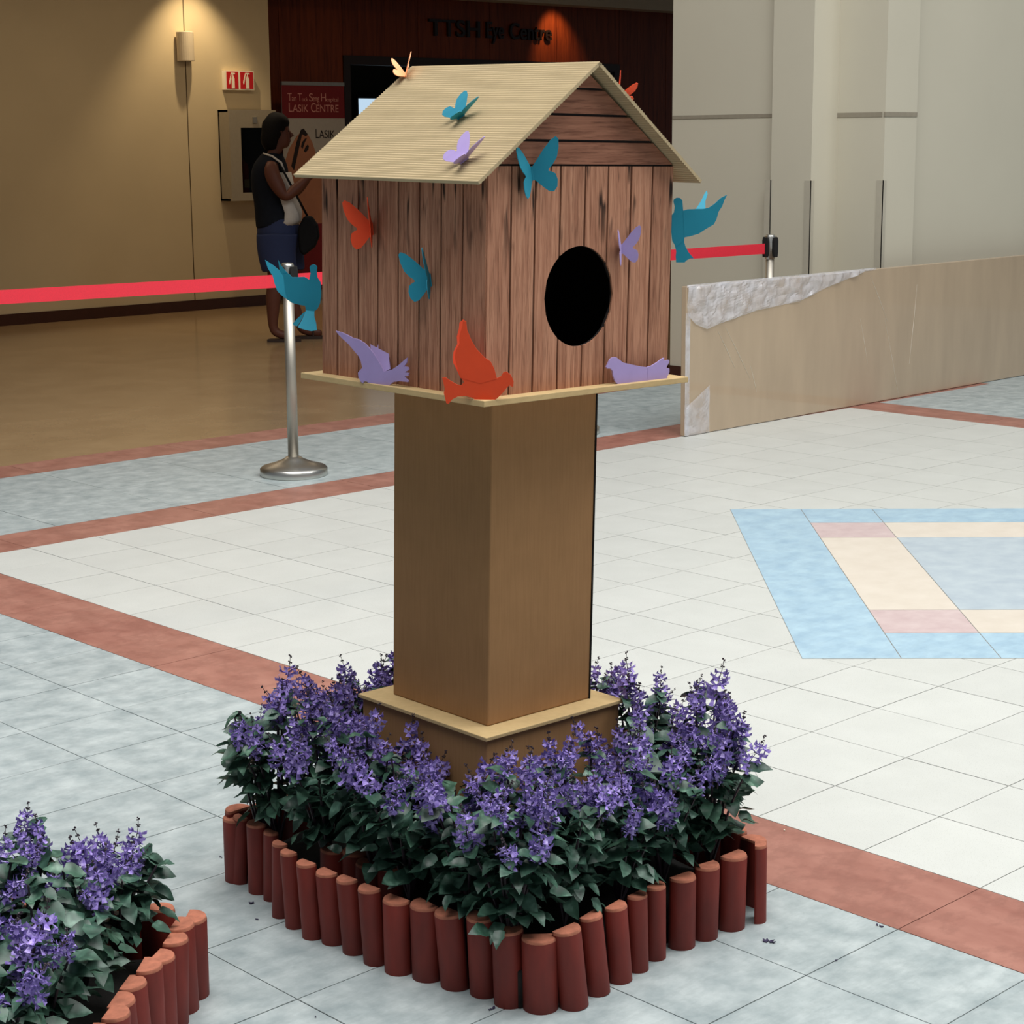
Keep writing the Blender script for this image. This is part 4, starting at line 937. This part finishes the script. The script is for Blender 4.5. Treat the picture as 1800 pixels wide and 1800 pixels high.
# ------------------------------------------------------------------ fallen bits on the tiles
M_bit = simple('withered_petal', lin(50, 42, 70), 0.8, 0.2)
def bit(px_, size, label, n=3, mat=M_bit):
    c = at_z(*px_); r_ = random.Random(int(px_[0])); mb = Mesh()
    for k in range(n):
        th = r_.uniform(0, 6.28); o = Vector((r_.uniform(-1, 1), r_.uniform(-1, 1), 0)) * size * 0.5; l = size * r_.uniform(0.5, 1.0)
        d = Vector((math.cos(th), math.sin(th), 0)); w = Vector((-d.y, d.x, 0)) * l * 0.28; p = o + Vector((0, 0, 0.0012))
        mb.prism([p, p + d * l * 0.4 - w, p + d * l + Vector((0, 0, size * 0.12)), p + d * l * 0.5 + w], (0, 0, 0.0016))
    o = link('fallen_petal', mb.data('fallen_petal', mat)); o.location = c; tag(o, label, 'petal', 'petals fallen on the floor tiles'); return o
bit((1347, 1658), 0.017, 'dark withered blossom on the grey tile right of the log border', 5)
bit((1469, 1690), 0.007, 'tiny dark petal on the grey tile below the withered blossom', 2)
bit((1546, 1629), 0.009, 'small dark petal at the edge of the red floor border', 3)
bit((443, 1588), 0.011, 'purple petal on the grey tile left of the log border', 3)
bit((389, 1508), 0.008, 'small petal on the grey tile between the two flower beds', 2)
bit((452, 1618), 0.006, 'tiny petal below the left corner of the log border', 2)
bit((868, 1775), 0.011, 'purple petal at the foot of the front logs', 3)
bit((1380, 1461), 0.006, 'white speck on the red floor border right of the bed', 2, M_signwhite)
bit((556, 1788), 0.005, 'tiny dark crumb on the grey tile at the bottom edge', 2)

# ------------------------------------------------------------------ person in the corridor
PF_ = at_z(512, 598); PF_.z = 0
yaw = Matrix((RGT, FWD, Vector((0, 0, 1)))).transposed()       # local x = to the right of the picture, y = away
PER = thing('person', 'person in dark vest, white top and navy shorts with head bowed, carrying a black bag', 'person', PF_, yaw)
M_skin = simple('dark_brown_skin', lin(92, 52, 38), 0.55, 0.06, spec=0.3); M_hair = simple('black_hair', lin(13, 11, 11), 0.75, 0.2, 80, spec=0.15)
M_vest = simple('dark_vest_cloth', lin(20, 24, 32), 0.9, 0.1, spec=0.15); M_shirt = simple('white_shirt_cloth', lin(190, 184, 176), 0.85, 0.05)
M_short = simple('navy_denim', lin(28, 40, 76), 0.85, 0.12, 200); M_bagm = simple('black_bag_nylon', lin(12, 12, 14), 0.7, 0.1, spec=0.15); M_sole = simple('sandal_leather', lin(48, 32, 24), 0.6, 0.1)
def skin_obj(name, chains, mat, parent, root, sub=2):
    """continuous surface grown over connected joints: chains of ((x, y, z), radius or (rx, ry))"""
    V = []; E = []; R_ = []; idx = {}
    for ch in chains:
        prev = None
        for p, r in ch:
            key = tuple(round(c, 4) for c in p)
            if key not in idx: idx[key] = len(V); V.append(p); R_.append(r if hasattr(r, '__len__') else (r, r))
            if prev is not None: E.append((prev, idx[key]))
            prev = idx[key]
    me = bpy.data.meshes.new(name); me.from_pydata(V, E, []); me.materials.append(mat)
    o = link(name, me, parent); m = o.modifiers.new('skin', 'SKIN'); m.use_smooth_shade = True; m.branch_smoothing = 0.6
    sv = me.skin_vertices[0].data if me.skin_vertices else None
    if sv is None:
        bm = bmesh.new(); bm.from_mesh(me); bm.verts.layers.skin.verify(); bm.to_mesh(me); bm.free(); sv = me.skin_vertices[0].data
    for i, r in enumerate(R_): sv[i].radius = r; sv[i].use_root = False
    sv[idx[tuple(round(c, 4) for c in root)]].use_root = True
    s = o.modifiers.new('sub', 'SUBSURF'); s.levels = sub; s.render_levels = sub; return o
pel = (-0.08, 0.0, 0.95)
# body: pelvis, spine, bowed neck and head; bent arms; legs in a relaxed stand; five fingers on each hand
def arm(sy, bend):
    sh = (-0.115, sy * 0.185, 1.385); el = (0.015, sy * 0.215, 1.135); wr = (0.18, sy * 0.13, 1.265 + bend); pa = (0.245, sy * 0.105, 1.30 + bend)
    ch = [[((-0.125, 0.0, 1.36), (0.105, 0.11)), (sh, 0.080), ((-0.065, sy * 0.205, 1.26), 0.066), (el, 0.048), ((0.10, sy * 0.175, 1.20 + bend * .5), 0.045), (wr, 0.029), (pa, (0.034, 0.026))]]
    for i, (dy, l, dz) in enumerate(((-0.030, 0.060, 0.000), (-0.011, 0.070, 0.006), (0.009, 0.066, 0.006), (0.027, 0.052, 0.000))):
        b_ = (pa[0] + 0.03, pa[1] + dy, pa[2] + 0.015); k_ = (b_[0] + l * 0.55, b_[1] * 1.0 - sy * 0.004, b_[2] + 0.010 + dz); e_ = (k_[0] + l * 0.30, k_[1] - sy * 0.012, k_[2] + 0.030)
        ch.append([(pa, (0.034, 0.026)), (b_, 0.0105), (k_, 0.0095), (e_, 0.0080)])
    tb = (pa[0] - 0.01, pa[1] - sy * 0.036, pa[2] + 0.020); te = (tb[0] + 0.030, tb[1] - sy * 0.014, tb[2] + 0.028)
    ch.append([(pa, (0.034, 0.026)), (tb, 0.0115), (te, 0.0090)]); return ch
def leg(sy, kx, ax, toe):
    return [[(pel, (0.125, 0.14)), ((-0.07, sy * 0.090, 0.86), (0.105, 0.098)), ((-0.06 + kx * .5, sy * 0.10, 0.68), 0.088), ((kx - 0.02, sy * 0.10, 0.50), 0.066), ((kx - 0.045, sy * 0.105, 0.37), 0.068), ((ax - 0.01, sy * 0.11, 0.14), 0.042), ((ax, sy * 0.11, 0.075), 0.042), ((ax + 0.07, sy * 0.115, 0.052), (0.036, 0.028)), ((ax + toe, sy * 0.125, 0.038), (0.034, 0.018))]]
HX = -0.035
ch = [[(pel, (0.125, 0.14)), ((-0.105, 0, 1.10), (0.108, 0.128)), ((-0.13, 0, 1.23), (0.118, 0.142)), ((-0.125, 0.0, 1.36), (0.105, 0.11)), ((-0.105, 0, 1.445), 0.062), ((-0.070, 0, 1.52), 0.060), ((HX - 0.01, 0, 1.60), (0.090, 0.080)), ((HX + 0.01, 0, 1.68), (0.092, 0.082)), ((HX, 0, 1.745), (0.062, 0.058))]]
ch += [[((HX - 0.01, 0, 1.60), (0.090, 0.080)), ((HX + 0.070, 0, 1.540), (0.036, 0.032))]]      # jaw
ch += arm(-1, 0.02) + arm(1, 0.05) + leg(-1, -0.075, -0.12, 0.17) + leg(1, 0.02, 0.07, 0.17)
skin_obj('body', ch, M_skin, PER, pel)
part('nose', Mesh().tube([(HX + 0.066, 0, 1.650), (HX + 0.092, 0, 1.612), (HX + 0.072, 0, 1.604)], [0.010, 0.015, 0.012], 8), M_skin, PER, False, True)
for s in (-1, 1):
    part('ear', Mesh().tube([(HX, s * 0.066, 1.665), (HX + 0.01, s * 0.078, 1.645), (HX, s * 0.066, 1.615)], [0.010, 0.017, 0.009], 8), M_skin, PER, False, True)
    part('eye', Mesh().tube([(HX + 0.060, s * 0.029, 1.648), (HX + 0.0705, s * 0.029, 1.648)], [0.010, 0.006], 8), M_hair, PER, False, True)
part('mouth', Mesh().tube([(HX + 0.069, -0.022, 1.572), (HX + 0.077, 0, 1.574), (HX + 0.069, 0.022, 1.572)], [0.004, 0.006, 0.004], 6), simple('lip', lin(96, 46, 40), 0.5, 0.05), PER, False, True)
# thick hair: a domed cap that leaves the face free and gathers low on the nape
vs = []; fs = []; nu, nv = 24, 14
for j in range(nv + 1):
    for i in range(nu):
        th = 2 * math.pi * i / nu; ph = math.pi * j / nv
        d = Vector((math.sin(ph) * math.cos(th), math.sin(ph) * math.sin(th), math.cos(ph)))
        r = 1.0
        face = max(0.0, d.x - 0.25) * max(0.0, 0.55 - d.z); r -= 0.75 * face
        if d.z < -0.2 and d.x < 0.3: r += 0.22 * (-d.z - 0.2)
        p = Vector((HX - 0.030, 0, 1.655)) + Vector((d.x * 0.118, d.y * 0.112, d.z * 0.142)) * r + Vector((-0.035 * max(0, -d.z), 0, 0))
        p += d * 0.006 * mnoise.noise(d * 6); vs.append(p)
for j in range(nv):
    for i in range(nu): fs.append((j * nu + i, j * nu + (i + 1) % nu, (j + 1) * nu + (i + 1) % nu, (j + 1) * nu + i))
part('hair', Mesh().add(vs, fs), M_hair, PER, False, True)
def ring_surface(name, rings, mat, n=20):
    """garment lofted through elliptical rings (cx, cy, z, rx, ry)"""
    vs = []; fs = []
    for (cx, cy, z, rx, ry) in rings:
        for k in range(n): a = 2 * math.pi * k / n; vs.append((cx + rx * math.cos(a), cy + ry * math.sin(a), z + 0.006 * math.sin(3 * a)))
    for i in range(len(rings) - 1):
        for k in range(n): fs.append((i * n + k, i * n + (k + 1) % n, (i + 1) * n + (k + 1) % n, (i + 1) * n + k))
    o = part(name, Mesh().add(vs, fs), mat, PER, False, True); m = o.modifiers.new('thick', 'SOLIDIFY'); m.thickness = 0.008; m.offset = 1
    m = o.modifiers.new('sub', 'SUBSURF'); m.levels = 1; m.render_levels = 1; return o
ring_surface('vest', [(-0.085, 0, 0.90, 0.162, 0.180), (-0.10, 0, 1.00, 0.150, 0.165), (-0.115, 0, 1.10, 0.138, 0.155), (-0.13, 0, 1.22, 0.146, 0.168), (-0.13, 0, 1.32, 0.146, 0.172), (-0.125, 0, 1.40, 0.124, 0.160), (-0.115, 0, 1.445, 0.092, 0.110), (-0.105, 0, 1.475, 0.074, 0.080)], M_vest)
part('collar_trim', Mesh().tube([(-0.165, -0.09, 1.478), (-0.09, -0.125, 1.455), (-0.02, -0.14, 1.405), (0.005, -0.14, 1.33)], [0.006, 0.009, 0.010, 0.008], 6), M_shirt, PER, False, True)
prof = [(-0.02, 1.33, 0.045), (0.00, 1.22, 0.055), (0.02, 1.12, 0.07), (0.05, 1.02, 0.075), (0.045, 0.955, 0.07), (0.02, 0.915, 0.05)]
vs = []; fs = []
for (x, z, h) in prof:
    for k in range(9):
        a = -math.pi / 2 + math.pi * k / 8; vs.append((x - 0.05 + (0.10 + h * 0.25) * math.cos(a), 0.165 * math.sin(a), z))
for i in range(len(prof) - 1):
    for k in range(8): fs.append((i * 9 + k, i * 9 + k + 1, (i + 1) * 9 + k + 1, (i + 1) * 9 + k))
so = part('shirt_front', Mesh().add(vs, fs), M_shirt, PER, False, True); sm = so.modifiers.new('thick', 'SOLIDIFY'); sm.thickness = 0.012
ring_surface('shorts', [(-0.08, 0, 0.97, 0.150, 0.165), (-0.075, 0, 0.90, 0.165, 0.185), (-0.07, 0, 0.82, 0.170, 0.198)], M_short)
for sy, dx in ((-1, -0.02), (1, 0.02)):
    ring_surface('shorts_leg', [(-0.07, sy * 0.095, 0.86, 0.165, 0.105), (-0.065 + dx, sy * 0.10, 0.74, 0.150, 0.108), (-0.055 + dx, sy * 0.105, 0.64, 0.140, 0.108), (-0.045 + dx, sy * 0.105, 0.56, 0.134, 0.106)], M_short)
for sy, ax in ((-1, -0.12), (1, 0.07)):
    pts = [(ax - 0.055, -0.035), (ax + 0.05, -0.046), (ax + 0.16, -0.044), (ax + 0.215, -0.01), (ax + 0.20, 0.03), (ax + 0.10, 0.046), (ax - 0.04, 0.04)]
    sd = part('sandal', Mesh().prism([(x, sy * 0.117 + y, 0.001) for x, y in pts], (0, 0, 0.022)), M_sole, PER, False)
    part('strap', Mesh().tube([(ax + 0.10, sy * 0.117 - 0.044, 0.02), (ax + 0.10, sy * 0.117 - 0.02, 0.078), (ax + 0.10, sy * 0.117 + 0.02, 0.078), (ax + 0.10, sy * 0.117 + 0.044, 0.02)], 0.007, 6), M_sole, sd, False)
# bag hanging at the front hip
bagp = PF_ + yaw @ Vector((0.175, -0.16, 0.70))
BAG = thing('shoulder_bag', 'black bag hanging at the hip of the person in the corridor', 'bag', bagp, yaw)
bm_ = Mesh().prism([(-0.075, 0, 0.02), (-0.04, 0, -0.02), (0.05, 0, 0.05), (0.085, 0, 0.13), (0.075, 0, 0.22), (0.03, 0, 0.29), (-0.03, 0, 0.29), (-0.08, 0, 0.20)], (0, 0.10, 0))
bevel(part('bag_body', bm_, M_bagm, BAG, False), 0.02, 3)
part('bag_strap', Mesh().tube([(0.0, 0.05, 0.28), (-0.08, 0.0, 0.45), (-0.17, -0.01, 0.63), (-0.24, 0.06, 0.745)], 0.010, 6), M_bagm, BAG, False, True)
